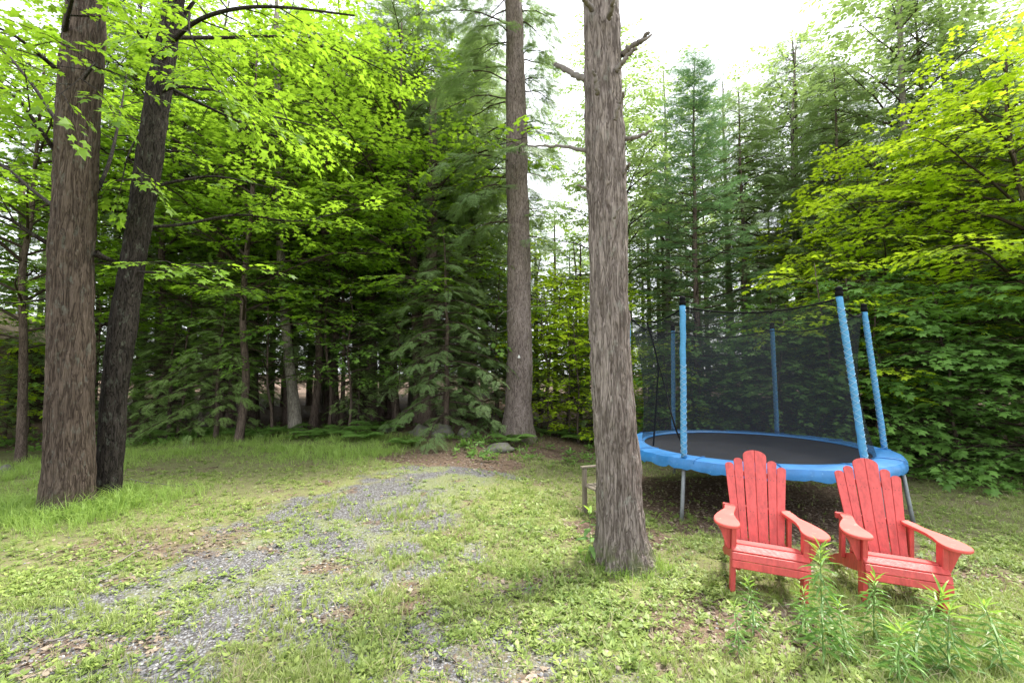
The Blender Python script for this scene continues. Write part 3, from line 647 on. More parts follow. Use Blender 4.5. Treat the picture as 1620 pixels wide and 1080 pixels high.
# ------------------------------------------------------------------ adirondack chairs
M['red'] = plain('weathered_red_paint', (.56, .080, .072), .5, .45, 7, .30, .5, stretch=(4, 4, 1), scuff=(.64, (.60, .20, .17)))
M['screw'] = plain('rusty_screw', (.12, .05, .04), .6, .4)
M['redarm'] = plain('faded_red_paint', (.60, .095, .078), .6, .35, 6, .2, .3, scuff=(.60, (.60, .27, .21)))
def make_chair(label):
    c = empty('adirondack_chair'); W = .50
    def obj(nm, a, mt='red'): return build(nm, a, M[mt], c)
    for s in (-1, 1):
        a = Acc(); box(a, (s*W/2, 0, .235), (.036, .10, .53), bev=.004); obj('front_leg', a)
        a = Acc(); prof = [(.02, .322), (-.05, .302), (-.082, .262), (-.092, .19), (-.04, .15), (.10, .17), (.55, .05), (.78, -.03), (.90, -.03), (.90, .0), (.70, .10), (.40, .215), (.10, .31)]
        prism(a, [(p[0], p[1]) for p in prof], -.014, .014, np.array([(0, 1, 0), (0, 0, 1), (1, 0, 0), (s*(W/2-.036), 0, 0)])); obj('rear_leg', a)
        a = Acc(); o = [(.19, .50), (.235, .52), (.27, .44), (.285, .33), (.335, .22), (.385, .08), (.40, -.03), (.385, -.11), (.335, -.165), (.27, -.17), (.225, -.13), (.212, -.04), (.225, .08), (.225, .2), (.20, .33), (.18, .44)]
        o = catmull(o+[o[0]], 48)[:-1]*[s, 1]
        if s < 0: o = o[::-1]
        tl = rotm('x', R(0)); prism(a, o, .500, .524, bev=.005); obj('armrest', a, 'redarm')
        a = Acc(); br = [(0, .0), (.0, -.20), (.02, -.205), (.045, -.15), (.075, -.07), (.10, -.03), (.125, -.012), (.125, 0)]
        prism(a, br if s > 0 else [(-x, z_) for x, z_ in br][::-1], -.014, .014, np.array([(1, 0, 0), (0, 0, 1), (0, 1, 0), (s*(W/2+.019), .0, .499)])); obj('arm_bracket', a)
        a = Acc(); box(a, (s*(W/2-.005), .475, .335), (.032, .07, .36)); obj('arm_post', a)
    # seat slats, curved down towards the front
    ys = [-.108, -.095, -.052, .022, .100, .178, .256, .332]; zs = [.212, .268, .315, .334, .322, .300, .276, .252]; an = [-84, -74, -32, 3, 14, 17, 18, 18]
    for k in range(8):
        a = Acc(); box(a, (0, ys[k], zs[k]+.008), (W+.035 if k < 3 else W-.045, .068 if k > 1 else .055, .019), rot=rotm('x', R(-an[k])), bev=.004); obj('seat_slat', a)
    # fan back: six tapered slats with round tops
    rec = R(24); Mb = lambda x0: np.array([(1, 0, 0), (0, math.sin(rec), math.cos(rec)), (0, -math.cos(rec), math.sin(rec)), (x0, .375, .215)])
    top_c = [-.216, -.141, -.0495, .0495, .141, .216]; wt = [.073, .075, .096, .096, .075, .073]; bc = [-.164, -.110, -.038, .038, .110, .164]; wb = [.052, .052, .073, .073, .052, .052]; ln = [.715, .765, .85, .85, .765, .715]
    for k in range(6):
        L = ln[k]; xb, xt = bc[k], top_c[k]; r = wt[k]/2
        if k in (2, 3):      # centre pair: together one round head
            s = 1 if k == 3 else -1; arc = [(xt+s*(-r+2*r*math.sin(u)), L-.055+.055*math.cos(u)) for u in np.linspace(PI/2, 0.12, 8)]
            o = [(xb-s*wb[k]/2, 0), (xb+s*wb[k]/2, 0)]+arc+[(xt-s*r, L)]
        else:
            arc = [(xt+r*math.cos(u), L-r*.75+r*.75*math.sin(u)) for u in np.linspace(0, PI, 12)]; o = [(xb-wb[k]/2, 0), (xb+wb[k]/2, 0)]+arc
        o = np.array(o); ar = np.sum(o[:, 0]*np.roll(o[:, 1], -1)-np.roll(o[:, 0], -1)*o[:, 1])
        if ar < 0: o = o[::-1]
        a = Acc(); prism(a, o, -.009, .009, Mb(0), bev=.003)
        for v_ in (.045, .29, .585):
            xc = xb+(xt-xb)*v_/L
            for dx_ in (-.013, .013): tube(a, np.array([[xc+dx_, v_, .0075], [xc+dx_, v_, .0105]])@Mb(0)[:3]+Mb(0)[3], .0035, 7, 1)
        build('back_slat', a, [M['red'], M['screw']], c)
    a = Acc(); yy = .375+.30*math.tan(rec); box(a, (0, yy+.045, .487), (W+.05, .04, .05)); obj('back_rail', a)
    a = Acc(); box(a, (0, .375+.035, .235), (W-.09, .03, .07)); obj('back_rail', a)
    a = Acc(); box(a, (0, .375+.60*math.tan(rec)*.92+.04, .78), (.40, .025, .045), rot=rotm('x', -rec)); obj('back_rail', a)
    return tag(c, label, 'chair', 'red adirondack chairs')
ch1 = make_chair('red slatted garden chair in front of the middle of the trampoline, nearer the tree trunk')
f1, f2 = np.array([1.78, 3.77]), np.array([2.23, 3.63]); c0 = (f1+f2)/2
ch1.location = (c0[0], c0[1], -.125); ch1.rotation_euler = (0, R(3), R(-19))
ch2 = copy_tree(ch1); f1, f2 = np.array([2.76, 3.70]), np.array([3.23, 3.55]); c0 = (f1+f2)/2
ch2.location = (c0[0], c0[1], -.185); ch2.rotation_euler = (0, R(2.5), R(-19)); ch2['label'] = 'red slatted garden chair at the right edge of the trampoline, nearer the leafy thicket'

# ------------------------------------------------------------------ bench behind the trunk
M['oldwood'] = plain('weathered_bench_wood', (.20, .17, .13), .85, .2, 7, .35, .4, stretch=(6, 6, 1))
b = empty('garden_bench', (1.212, 5.9, gz1(1.21, 5.9)), math.atan2(-.95, .40))   # long axis runs away behind the trunk
tag(b, 'small weathered wooden bench mostly hidden behind the big grey trunk', 'bench')
for x_ in (-.22, .22):
    for y_ in (-.2, .2):
        a = Acc(); box(a, (x_, y_, .27 if y_ < 0 else .30), (.05, .05, .62 if y_ < 0 else .66)); build('leg', a, M['oldwood'], b)
    a = Acc(); box(a, (x_, 0, .60), (.055, .50, .025)); build('armrest', a, M['oldwood'], b)
a = Acc()
for y_ in (-.17, -.085, 0, .085, .17): box(a, (0, y_, .36), (.56, .07, .022))
build('seat', a, M['oldwood'], b)
a = Acc(); box(a, (0, .20, .50), (.42, .02, .06)); build('backrest', a, M['oldwood'], b)

# ------------------------------------------------------------------ cabin far left
M['shingle'] = plain('brown_roof_shingle', (.30, .23, .18), .9, .2, 18, .35, .4)
M['log'] = plain('dark_cabin_board', (.09, .06, .045), .85, .2, 9, .3, .3)
M['pane'] = plain('dark_window_pane', (.03, .035, .04), .1, .6)
cb = tag(empty('cabin', (-19.3, 16.4, gz1(-19.3, 16.4)), R(12)), 'low brown cabin with a shingle roof glimpsed through leaves at the left edge', 'cabin')
a = Acc(); box(a, (0, 0, 1.3), (4.6, 3.6, 2.9)); wl = build('wall', a, M['log'], cb)
a = Acc(); prism(a, [(-2.75, 2.55), (0, 3.9), (2.75, 2.55), (2.75, 2.68), (0, 4.05), (-2.75, 2.68)], -2.2, 2.2, np.array([(1, 0, 0), (0, 0, 1), (0, -1, 0), (0, 0, 0)])); build('roof', a, M['shingle'], cb)
a = Acc(); box(a, (1.2, -1.81, 1.5), (.9, .05, 1.0)); wd_ = build('window', a, M['oldwood'], cb)
a = Acc(); box(a, (1.2, -1.845, 1.5), (.76, .02, .86)); build('pane', a, M['pane'], wd_)

# ------------------------------------------------------------------ stones
M['stone'] = plain('mossy_field_stone', (.15, .14, .125), .9, .2, 5, .35, .5, scuff=(.50, (.12, .15, .045)))
def rock(px, py, w_, h_, label, seed):
    p = G(px, py); a = Acc(); nu, nv = 20, 12; u = np.arange(nu)*2*PI/nu; v = np.linspace(0, PI, nv)
    V = np.stack([np.outer(np.sin(v), np.cos(u)), np.outer(np.sin(v), np.sin(u)), np.outer(np.cos(v), np.ones(nu))], -1).reshape(-1, 3)
    V = V*(1+(fbm(V*1.6, seed, 3)-.5)[:, None]*.9+(np.round(fbm(V*2.2, seed+3, 1)*4)/4-.5)[:, None]*.25)*[w_/2, w_/2.4, h_*.75]
    i = np.arange(nv-1)[:, None]*nu; j = np.arange(nu)[None]; j2 = (j+1) % nu; a.add(V, np.stack([i+j, i+nu+j, i+nu+j2, i+j2], -1).reshape(-1, 4))
    o = build('stone', a, M['stone'], None, True); o.location = [float(c) for c in p+np.array([0, 0, h_*.15])]; return tag(o, label, 'stone', 'stones at the edge of the wood')
rock(664, 688, .42, .26, 'pale angular stone lying left of the hemlock foot', 1); rock(700, 690, .5, .32, 'larger grey stone right beside the pale angular one', 2)
rock(790, 712, .62, .16, 'low flat mossy stone in front of the hemlock foot', 3); rock(615, 682, .36, .2, 'small dark stone leftmost in the row by the hemlock', 4)
rock(735, 690, .34, .22, 'rounded brown stone just left of the hemlock roots', 5); rock(8, 748, .35, .16, 'dark stone in the grass at the far left edge', 6)
# small metal hook plate on the hemlock
# ------------------------------------------------------------------ tall plants, ferns
def tall_plant(px, py, H, label, seed, name='tall_leafy_plant', nl=34, ll=.12, wd=.095, bend=(0, 0), mats=('tall', 'talltip'), group=None, Y=None):
    rg = np.random.default_rng(seed); p = G(px, py); e = empty(name, p-np.array([0, 0, .01]))
    bend = (bend[0]+rg.normal(0, .045), bend[1]+rg.normal(0, .045))
    S = catmull([(0, 0, 0), (bend[0]*.3, bend[1]*.3, H*.5), (bend[0], bend[1], H)], 16); a = Acc(); tube(a, S, np.linspace(.0045, .0018, 16), 6); build('stem', a, M[mats[0]], e, True)
    low, tip = Acc(), Acc()
    V = np.array([(0, 0), (.2, wd/2), (.5, wd/2), (.8, wd*.3), (1, 0), (.8, -wd*.3), (.5, -wd/2), (.2, -wd/2)]); V = np.column_stack([V, .35*V[:, 0]-.75*V[:, 0]**2-.3*np.abs(V[:, 1])])
    nl = int(nl*(2.0 if name == 'tall_leafy_plant' else 1))
    for k in range(nl):
        f = .12+.88*(k+.5)/nl; az = k*2.4; q = np.array([np.interp(f*H, S[:, 2], S[:, c]) for c in range(2)]+[f*H]); up_ = .25+1.6*max(0, f-.8)/.2
        place(tip if f > .86 else low, leaf_tpl(V), q[None], np.array([[math.cos(az), math.sin(az), up_+rg.uniform(-.45, .3)]]), np.array([[rg.normal(0, .15), rg.normal(0, .15), 1]]), ll*1.2*(1.15-.45*f)*rg.uniform(.75, 1.2))
    build('leaves', low, M[mats[0]], e); build('young_leaves', tip, M[mats[1]], e); return tag(e, label, 'plant', group)
g_ = 'tall narrow-leaved plants in front of the chairs'
tall_plant(1303, 1052, .66, 'tallest narrow-leaved green plant, standing before the gap between the red chairs', 1, nl=44, bend=(.02, 0), group=g_)
tall_plant(1383, 1015, .42, 'slim upright green plant in front of the seat of the right red chair', 2, nl=30, group=g_)
tall_plant(1441, 1062, .50, 'lime-tipped green plant in front of the right front leg of the right red chair', 3, nl=34, bend=(.02, 0), ll=.13, group=g_)
tall_plant(1193, 1005, .36, 'thin pale green plant in front of the left red chair', 4, nl=30, ll=.085, group=g_)
tall_plant(1275, 1010, .34, 'short bushy green plant just left of the tallest one', 5, nl=26, ll=.1, group=g_)
tall_plant(1338, 1040, .34, 'short green plant just right of the tallest one', 15, nl=26, ll=.1, group=g_)
tall_plant(1500, 1075, .36, 'drooping green plant at the lower right among tall grass', 6, nl=28, ll=.13, bend=(.06, 0), group=g_)
tall_plant(1590, 1070, .40, 'green plant nearest the lower right corner of the clearing', 16, nl=28, ll=.13, bend=(-.04, 0), group=g_)
tall_plant(1420, 1085, .30, 'short leafy plant below the lime-tipped one', 17, nl=24, ll=.12, group=g_)
tall_plant(934, 884, .46, 'young milkweed with broad pale leaves at the foot of the big grey trunk', 7, 'milkweed', 13, .15, .30)
tall_plant(963, 893, .2, 'small broad-leaved weed squeezed against the big grey trunk', 8, 'milkweed', 9, .11, .34)
tall_plant(840, 945, .22, 'thin reddish weed alone in the low grass left of the big trunk', 9, nl=10, ll=.05)
tall_plant(1565, 765, .42, 'upright yellow-green weed at the thicket edge on the right', 10, 'yellow_weed', 30, .10, .22, mats=('talltip', 'talltip'))
tall_plant(1498, 760, .26, 'small yellow-green weed at the thicket edge behind the right chair', 11, 'yellow_weed', 18, .10, .24, mats=('talltip', 'talltip'))
tall_plant(1170, 1040, .30, 'feathery weed in the lower middle right of the clearing', 12, nl=26, ll=.07)
def fern_mesh(rg):
    a = Acc(); L = kite(.34)
    for k in range(9):
        az = k*2*PI/9+rg.uniform(-.25, .25); l = rg.uniform(.7, 1); t_ = np.linspace(0, 1, 9); el = rg.uniform(.5, .9)
        Q = np.column_stack([math.cos(az)*l*t_, math.sin(az)*l*t_, l*(el*t_-.75*el*t_**2)]); tube(a, Q, .006, 3, 0, False)
        T = nrm(np.gradient(Q, axis=0)); s = np.linspace(.12, .98, 18)
        for sd_ in (-1, 1):
            P = np.column_stack([np.interp(s, t_, Q[:, c]) for c in range(3)]); D = np.column_stack([np.interp(s, t_, T[:, c]) for c in range(3)]); lat = nrm(np.cross(D, [0, 0, 1.]))*sd_
            place(a, leaf_tpl(L), P, lat+D*.35+np.array([0, 0, -.1]), np.tile([0, 0, 1.], (18, 1)), .26*np.sin(PI*np.clip(s*.8+.15, 0, 1))+.02)
    return a
fr = np.random.default_rng(5); f0 = build('fern', fern_mesh(fr), M['fern']); f1_ = build('fern', fern_mesh(fr), M['fern'])
ferns = [(283, 694, .62, 'pale feathery fern alone behind the twin maple trunks'), (452, 688, .5, 'fern at the foot of the pale leaning trunk'), (548, 690, .5, 'fern in the grass edge below the dark twin trunks'),
 (598, 684, .6, 'broad fern just left of the row of stones'), (515, 690, .4, 'small fern right of the pale leaning trunk'), (810, 702, .45, 'light green fern under the big hemlock trunk'), (640, 706, .35, 'small fern in brown litter before the stones'),
 (885, 690, .5, 'fern between the hemlock and the big grey trunk'), (925, 700, .5, 'fern touching the left side of the big grey trunk'), (345, 688, .38, 'low fern right of the pale feathery one'),
 (1455, 742, .6, 'fern beside the right end of the trampoline'), (1540, 738, .55, 'dark fern under the maple thicket on the right'), (420, 692, .42, 'fern just left of the pale leaning trunk'), (490, 694, .4, 'low fern in front of the pale leaning trunk'), (575, 697, .45, 'fern bending over the grass edge left of the stones'), (385, 694, .4, 'small fern midway between the pale feathery one and the pale trunk')]
for k, (px, py, s, lb) in enumerate(ferns):
    o = (f0, f1_)[k] if k < 2 else (f0, f1_)[k % 2].copy()
    if k > 1: scene.collection.objects.link(o)
    s *= 1.45; q_ = G(px, py); q_[2] += .05; o.location = [float(c) for c in q_]; o.scale = (s, s, s*1.25); o.rotation_euler = (0, 0, k*1.3); tag(o, lb, 'fern', 'ferns along the edge of the wood')
# fallen sticks on the ground
def stick(pts, r, label, sd):
    rg = np.random.default_rng(sd); P = []
    for (x, y) in pts:
        q = G(x, y); q[2] += r+.004; P.append(q)
    P = catmull(P, 14); P[:, 2] = gz(P[:, 0], P[:, 1])+r+.012; P += rg.normal(0, .004, P.shape); a = Acc(); tube(a, P, np.linspace(r, r*.45, 14), 6); o = build('fallen_stick', a, M['twig_grey'], None, True); return tag(o, label, 'stick')
stick([(155, 905), (200, 885), (238, 862)], .008, 'grey stick lying on the gravel left of centre, below the maple', 1)
stick([(70, 1022), (105, 1012), (140, 1000)], .007, 'grey stick at the lower left on the gravel', 2)
stick([(548, 885), (570, 893), (592, 905)], .006, 'thin dark stick on the gravel near the middle of the clearing', 3)
stick([(205, 760), (270, 770), (310, 768)], .008, 'long thin stick lying in leaves right of the maple foot', 4)
stick([(1000, 905), (1060, 918), (1098, 915)], .006, 'thin stick in the grass below the big grey trunk', 5)
stick([(640, 1010), (690, 1030), (735, 1062)], .005, 'curved dry twig in the low weeds near the bottom centre', 6)

# ------------------------------------------------------------------ the big trunks
def px_axis(L, Y):
    """[(px, py, width_px)] -> world points and radii at y = Y"""
    P = []; r = []
    for px, py, wpx in L:
        q = PY(px, py, Y); P.append(q); c = math.sqrt(1+((px-810)/F)**2); r.append(wpx/2/F*Y/c**.9)
    return np.array(P), np.array(r)
def big_tree(name, L, Y, bark, top, label, sides=120, amp=.012, seed=1, flare=.35, sc=1.0, lobes=5, step=.02, ext=6.0):
    P, r = px_axis(L, Y); P[0][2] = gz1(P[0][0], Y)-.12
    d = nrm(P[-1]-P[-2]); P = np.vstack([P, P[-1]+d*ext]); r = np.append(r, r[-1]*.55); base = P[0].copy(); base[2] += .12
    e = empty(name, base)
    build('trunk', trunk_acc(P-base, r, sides, seed, amp, flare, sc, step, lobes), M[bark], e, True); tag(e, label, 'tree'); return e, P, r, base
D, DP, Dr, Db = big_tree('pine_tree', [(988, 868, 80), (980, 800, 74), (975, 720, 70), (969, 600, 67), (964, 450, 66), (960, 300, 65), (955, 150, 65), (950, 0, 64)], 4.28, 'bark_pine', 6, 'big bare grey-barked tree trunk with broken dead stubs, nearest the red chairs', 200, .016, 3, .36, 1.0, 5, .012)
Cc, CP, Cr, Cb = big_tree('hemlock_tree', [(818, 690, 50), (820, 640, 43), (822, 560, 41), (821, 430, 38), (819, 300, 36), (816, 150, 33), (812, 0, 30)], 11.2, 'bark_hem', 6, 'tall straight hemlock with flared foot standing in the middle behind the clearing', 110, .015, 7, .3, .8, 6, .03)
A_, AP, Ar, Ab = big_tree('maple_tree', [(110, 800, 90), (110, 740, 82), (111, 600, 78), (113, 450, 78), (118, 300, 77), (126, 150, 74), (138, 0, 72)], 5.46, 'bark_maple', 6, 'thick brown-barked maple, left and nearer of the two trunks growing together', 170, .014, 11, .18, 1.0, 5, .014)
B_, BP, Br, Bb = big_tree('maple_tree', [(170, 772, 44), (175, 720, 46), (181, 620, 43), (193, 530, 47), (208, 430, 44), (230, 290, 46), (254, 130, 42), (276, 0, 36)], 5.9, 'bark_dark', 6, 'slimmer near-black wet trunk leaning right beside the thick maple', 130, .011, 13, .15, 1.0, 5, .016)
def dead_branch(parent, base, pts, Y, w0, w1, fork=None, mat='twig_grey', nm='dead_branch'):
    a = Acc(); n_ = len(pts); ys = np.linspace(Y[0], Y[1], n_)
    P = np.array([PY(px, py, y_) for (px, py), y_ in zip(pts, ys)]); Q = catmull(P-base, 6*n_); Q += rt.normal(0, w0*.0006, Q.shape); tube(a, Q, np.linspace(w0, w1, len(Q))/2/F*Y[0], 8)
    if fork is not None:
        ff = np.array([PY(px, py, Y[1]) for px, py in fork]); tube(a, catmull(ff-base, 8), np.linspace(w1*1.3, w1*.6, 8)/2/F*Y[0], 6)
    return build(nm, a, M[mat], parent, True)
DY = 4.28
dead_branch(D, Db, [(984, 88), (1000, 73), (1016, 63), (1026, 51)], (DY-.05, DY-.3), 12, 5, [(1012, 66), (1022, 62), (1031, 55)])
dead_branch(D, Db, [(975, 112), (986, 98), (1000, 82), (1008, 76)], (DY-.2, DY-.35), 9, 4)
dead_branch(D, Db, [(986, 220), (1000, 219), (1015, 214), (1031, 208)], (DY-.05, DY-.2), 8, 4)
dead_branch(D, Db, [(973, 190), (978, 172), (985, 155), (986, 147)], (DY-.24, DY-.4), 7, 4)
dead_branch(D, Db, [(926, 127), (905, 116), (888, 106), (876, 102)], (DY, DY+.3), 11, 7)
dead_branch(D, Db, [(928, 240), (900, 233), (870, 231), (835, 231)], (DY, DY+.5), 7, 3)
dead_branch(D, Db, [(936, 301), (925, 297), (914, 293)], (DY-.05, DY-.05), 5, 3)
dead_branch(D, Db, [(985, 275), (993, 266), (996, 258)], (DY-.12, DY-.2), 7, 4)
dead_branch(D, Db, [(972, 345), (976, 335), (981, 328)], (DY-.26, DY-.3), 5, 3)
dead_branch(D, Db, [(945, 150), (943, 130), (939, 112)], (DY-.26, DY-.33), 8, 5)
dead_branch(D, Db, [(937, 15), (929, 5), (922, -10)], (DY-.2, DY-.5), 9, 6)
dead_branch(D, Db, [(962, 30), (968, 14), (972, -12)], (DY-.22, DY-.45), 9, 6)
# knots, moss and peeling scars are in the bark material; upper crown of the pine, above the picture
rgD = np.random.default_rng(31); w_ = Acc(); ins = []
for k in range(30):
    h = rgD.uniform(8, 12.4); az = rgD.uniform(0, 2*PI); L_ = 2.2*(1-(h-8)/6)*rgD.uniform(.6, 1.1); c = np.array([np.interp(h, DP[:, 2]-Db[2], DP[:, q]-Db[q]) for q in range(2)]+[h]); t_ = np.linspace(0, 1, 6)[:, None]
    dress(c+np.array([math.cos(az), math.sin(az), .1])*L_*t_, .03, rgD, w_, ins, (.3, .7), .22, .5, .12, .12)
build('branches', w_, M['twig_grey'], D); build('crown', put_sprays(ins, SPR_H, rgD), [M['hem'], M['twig']], D)
# hemlock C: thin dead twigs low down, live drooping branches higher
rgC = np.random.default_rng(32); w_ = Acc(); ins = []; wd2 = Acc()
def climb(c_P, base, h): return np.array([np.interp(h, c_P[:, 2]-base[2], c_P[:, q]-base[q]) for q in range(2)]+[h])
for k in range(46):
    h = 5.0+8.0*(k+rgC.random())/46; az = rgC.choice([rgC.uniform(2.2, 4.4), rgC.uniform(-.9, .9), rgC.uniform(0, 6.28)], p=[.6, .15, .25]); L_ = rgC.uniform(.9, 2.6)*(1 if h > 6 else .6)
    if abs(math.cos(az)) > .5 and math.cos(az) > 0: L_ *= .45
    t_ = np.linspace(0, 1, 7)[:, None]; Q = climb(CP, Cb, h)+np.array([math.cos(az), math.sin(az), 0])*L_*t_+np.array([0, 0, 1.])*L_*(.22*t_-.45*t_**2); Q[1:] += np.cumsum(rgC.normal(0, .03, (6, 3)), 0)
    dress(Q, .022, rgC, w_, ins, (.3, .75), .2, .5, .2, .3, .2, .9)
for k in range(34):
    h = 2.6+6*(k+rgC.random())/34; az = rgC.uniform(0, 6.28); L_ = rgC.uniform(.3, 1.2); t_ = np.linspace(0, 1, 6)[:, None]
    Q = climb(CP, Cb, h)+np.array([math.cos(az), math.sin(az), 0])*L_*t_+np.array([0, 0, 1.])*L_*(.1*t_-.3*t_**2); Q[1:] += np.cumsum(rgC.normal(0, .035, (5, 3)), 0); tube(wd2, Q, np.linspace(.014, .004, 6), 5)
build('branches', w_, M['twig'], Cc); build('dead_twigs', wd2, M['twig_grey'], Cc, True); build('crown', put_sprays(ins, SPR_HF, rgC), [M['hem'], M['twig']], Cc)
a = Acc(); hp = PY(821, 563, 11.2-.34); box(a, hp-Cb, (.035, .03, .04)); box(a, hp-Cb+[0, -.02, -.035], (.06, .03, .03)); hk = build('trail_marker', a, plain('white_enamel', (.7, .7, .68), .4)); hk.location = Cb; tag(hk, 'small white fitting screwed to the hemlock trunk', 'marker')

# leafy limbs of the two maples, drawn where the photo shows them: (points px, py, Y), base width m
def leafy_limb(parent, base, pts, r0, mat, seed, sec=(.5, 1.1), step=.24, spray=.43, start=.2, dens=1.0, wood=None, inst=None, bark='twig'):
    rg = np.random.default_rng(seed); P = catmull(np.array([PY(*p) for p in pts])-base, 5*len(pts)); dress(P, r0, rg, wood, inst, sec, step, spray, .2, .08, start, dens)
rgl = np.random.default_rng(41)
wB, iB = Acc(), []
for q, (pts, r) in enumerate([
  ([(252, 105, 5.9), (275, 65, 5.6), (315, 32, 5.2), (375, 14, 4.8), (450, 12, 4.6), (560, 25, 4.5)], .035),
  ([(252, 105, 5.9), (225, 60, 5.6), (190, 18, 5.3), (165, -10, 5.0)], .028),
  ([(300, 20, 5.0), (300, 50, 4.8), (320, 90, 4.6), (350, 140, 4.5)], .014),
  ([(210, 430, 5.9), (255, 430, 5.7), (300, 418, 5.5), (330, 425, 5.3)], .022),
  ([(236, 190, 5.9), (205, 240, 5.7), (190, 300, 5.6)], .02),
  ([(245, 150, 5.9), (280, 138, 5.7), (340, 145, 5.4), (420, 180, 5.2), (500, 200, 5.0)], .024),
  ([(225, 300, 5.9), (290, 285, 6.1), (350, 280, 6.4), (440, 300, 6.8)], .022),
  ([(222, 360, 6.0), (290, 355, 6.4), (380, 340, 6.8), (470, 350, 7.2), (560, 330, 7.5)], .026),
  ([(265, 60, 6.0), (330, -20, 6.2), (420, -60, 6.4), (520, -60, 6.5)], .03),
  ([(265, 60, 6.0), (350, 60, 6.6), (450, 60, 7.2), (560, 90, 7.8), (640, 130, 8.2)], .03),
  ([(250, 130, 6.0), (330, 170, 6.8), (420, 210, 7.6), (520, 235, 8.2)], .026)]):
    leafy_limb(B_, Bb, pts, r, 'maple', 50+q, wood=wB, inst=iB, start=.3 if q not in (3, 4) else .6, dens=1.0, step=.22)
build('branches', wB, M['bark_dark'], B_, True); build('crown', put_sprays(iB, SPR_M, rgl), [M['maple'], M['twig']], B_)
wA, iA = Acc(), []
for q, (pts, r) in enumerate([
  ([(85, 390, 5.4), (50, 370, 5.2), (10, 345, 5.0), (-60, 330, 4.8)], .03),
  ([(150, 400, 5.5), (165, 408, 5.6), (188, 415, 5.8)], .045),
  ([(95, 250, 5.4), (60, 200, 5.1), (20, 150, 4.9), (-50, 120, 4.7)], .028),
  ([(100, 120, 5.4), (60, 85, 5.0), (10, 50, 4.6), (-60, 30, 4.4)], .028),
  ([(100, 60, 5.4), (120, -20, 4.6), (150, -60, 4.2)], .03),
  ([(85, 470, 5.5), (40, 478, 5.6), (5, 480, 5.7)], .018),
  ([(155, 300, 5.6), (175, 250, 6.0), (190, 180, 6.6), (200, 120, 7.2)], .026),
  ([(90, 330, 5.5), (50, 300, 6.2), (0, 260, 7.0), (-80, 230, 8)], .026),
  ([(95, 200, 5.5), (40, 120, 6.2), (-20, 60, 7.0), (-100, 30, 7.6)], .026),
  ([(130, 130, 5.4), (150, 100, 4.8), (120, 130, 4.3), (80, 160, 4.0)], .015)]):
    leafy_limb(A_, Ab, pts, r, 'lime', 70+q, wood=wA, inst=iA, start=.3 if q != 1 else 2, dens=1.0, step=.22)
build('branches', wA, M['bark_dark'], A_, True); build('crown', put_sprays(iA, SPR_M, rgl), [M['maple'], M['twig']], A_)

# ------------------------------------------------------------------ woodland trees
hemA = tree_obj('hemlock_tree', conifer(101, 13.5, 1.9, 2.9, 118, r0=.13, step=.2, fine=2, shape=.62, spray=.48, sparse=.78), gp(-6.9, 14.2), 0, 'tall dark hemlock behind the gap between twin maples and pale trunk', group='tall hemlocks in the wood')
hemB = tree_obj('hemlock_tree', conifer(102, 11.5, 1.0, 2.7, 104, r0=.11, mat='hempale', step=.2, fine=2, shape=.66, spray=.48, up=.12), gp(7.6, 14.6), 1, 'tall feathery hemlock right of the pointed fir, behind the trampoline', group='tall hemlocks in the wood')
hemC = tree_obj('hemlock_tree', conifer(103, 5.0, .3, 1.75, 66, r0=.06, fine=True, spray=.29, step=.13, sparse=.66, dens=.9), gp(-1.55, 10.9), 0, 'young hemlock with drooping feathery boughs just left of the central hemlock trunk', group='young hemlocks along the edge')
hemD = tree_obj('hemlock_tree', conifer(104, 3.7, .4, 1.45, 50, r0=.05, fine=True, spray=.27, step=.13, sparse=.7, dens=.9, mat='hemlight'), gp(-7.1, 11.0), 0, 'small light green hemlock behind the dark leaning trunk', group='young hemlocks along the edge')
fir = tree_obj('fir_tree', conifer(105, 10.6, .5, 1.75, 115, kind='fir', spray=.42, r0=.10, mat='fir', shape=.8, up=.1, step=.2, fine=2), gp(4.85, 12.1), 0, 'pointed bluish fir rising above the left trampoline pole', group=None)
TH = [(-11.3, 13.2, 'tall dark hemlock behind the thick maple at the left', 1.1), (-9.2, 16.5, 'hemlock deep in the wood left of the pale trunk', 1.15), (-4.4, 15.6, 'dense hemlock straight behind the pale leaning trunk', 1.0),
      (-2.6, 13.6, 'dark hemlock behind the young feathery one', .9), (-1.6, 17.5, 'hemlock far back left of the central trunk', 1.1), (-13.2, 17.6, 'hemlock right of the cabin at the left edge', 1.1), (-6.2, 19, 'hemlock in the third row left of centre', 1.2),
      (-12.3, 19.5, 'hemlock far behind the thick maple', 1.2), (-20.5, 12.3, 'hemlock at the outer left edge of the wood', 1.0), (-3.4, 20.5, 'hemlock farthest back left of the central trunk', 1.1), (-3.2, 15.4, 'very tall hemlock rising behind the reddish trunk', 1.2), (-1.35, 14.6, 'very tall hemlock just left of the central trunk', 1.15), (-5.0, 17.8, 'very tall hemlock above the maples left of centre', 1.3)]
for q_, (x, y, s, lb) in enumerate([(-13.9, 12.6, .62, 'low light hemlock in front of the cabin wall'), (-11.9, 12.9, .66, 'low light hemlock right of the cabin'), (-15.3, 13.0, .7, 'low light hemlock left of the cabin window')]): again(hemD, gp(x, y), q_*2., lb, 'young hemlocks along the edge', s)
for k, (x, y, lb, s) in enumerate(TH): again((hemA, hemB)[k % 2], gp(x, y), k*1.7, lb, 'tall hemlocks in the wood', s)
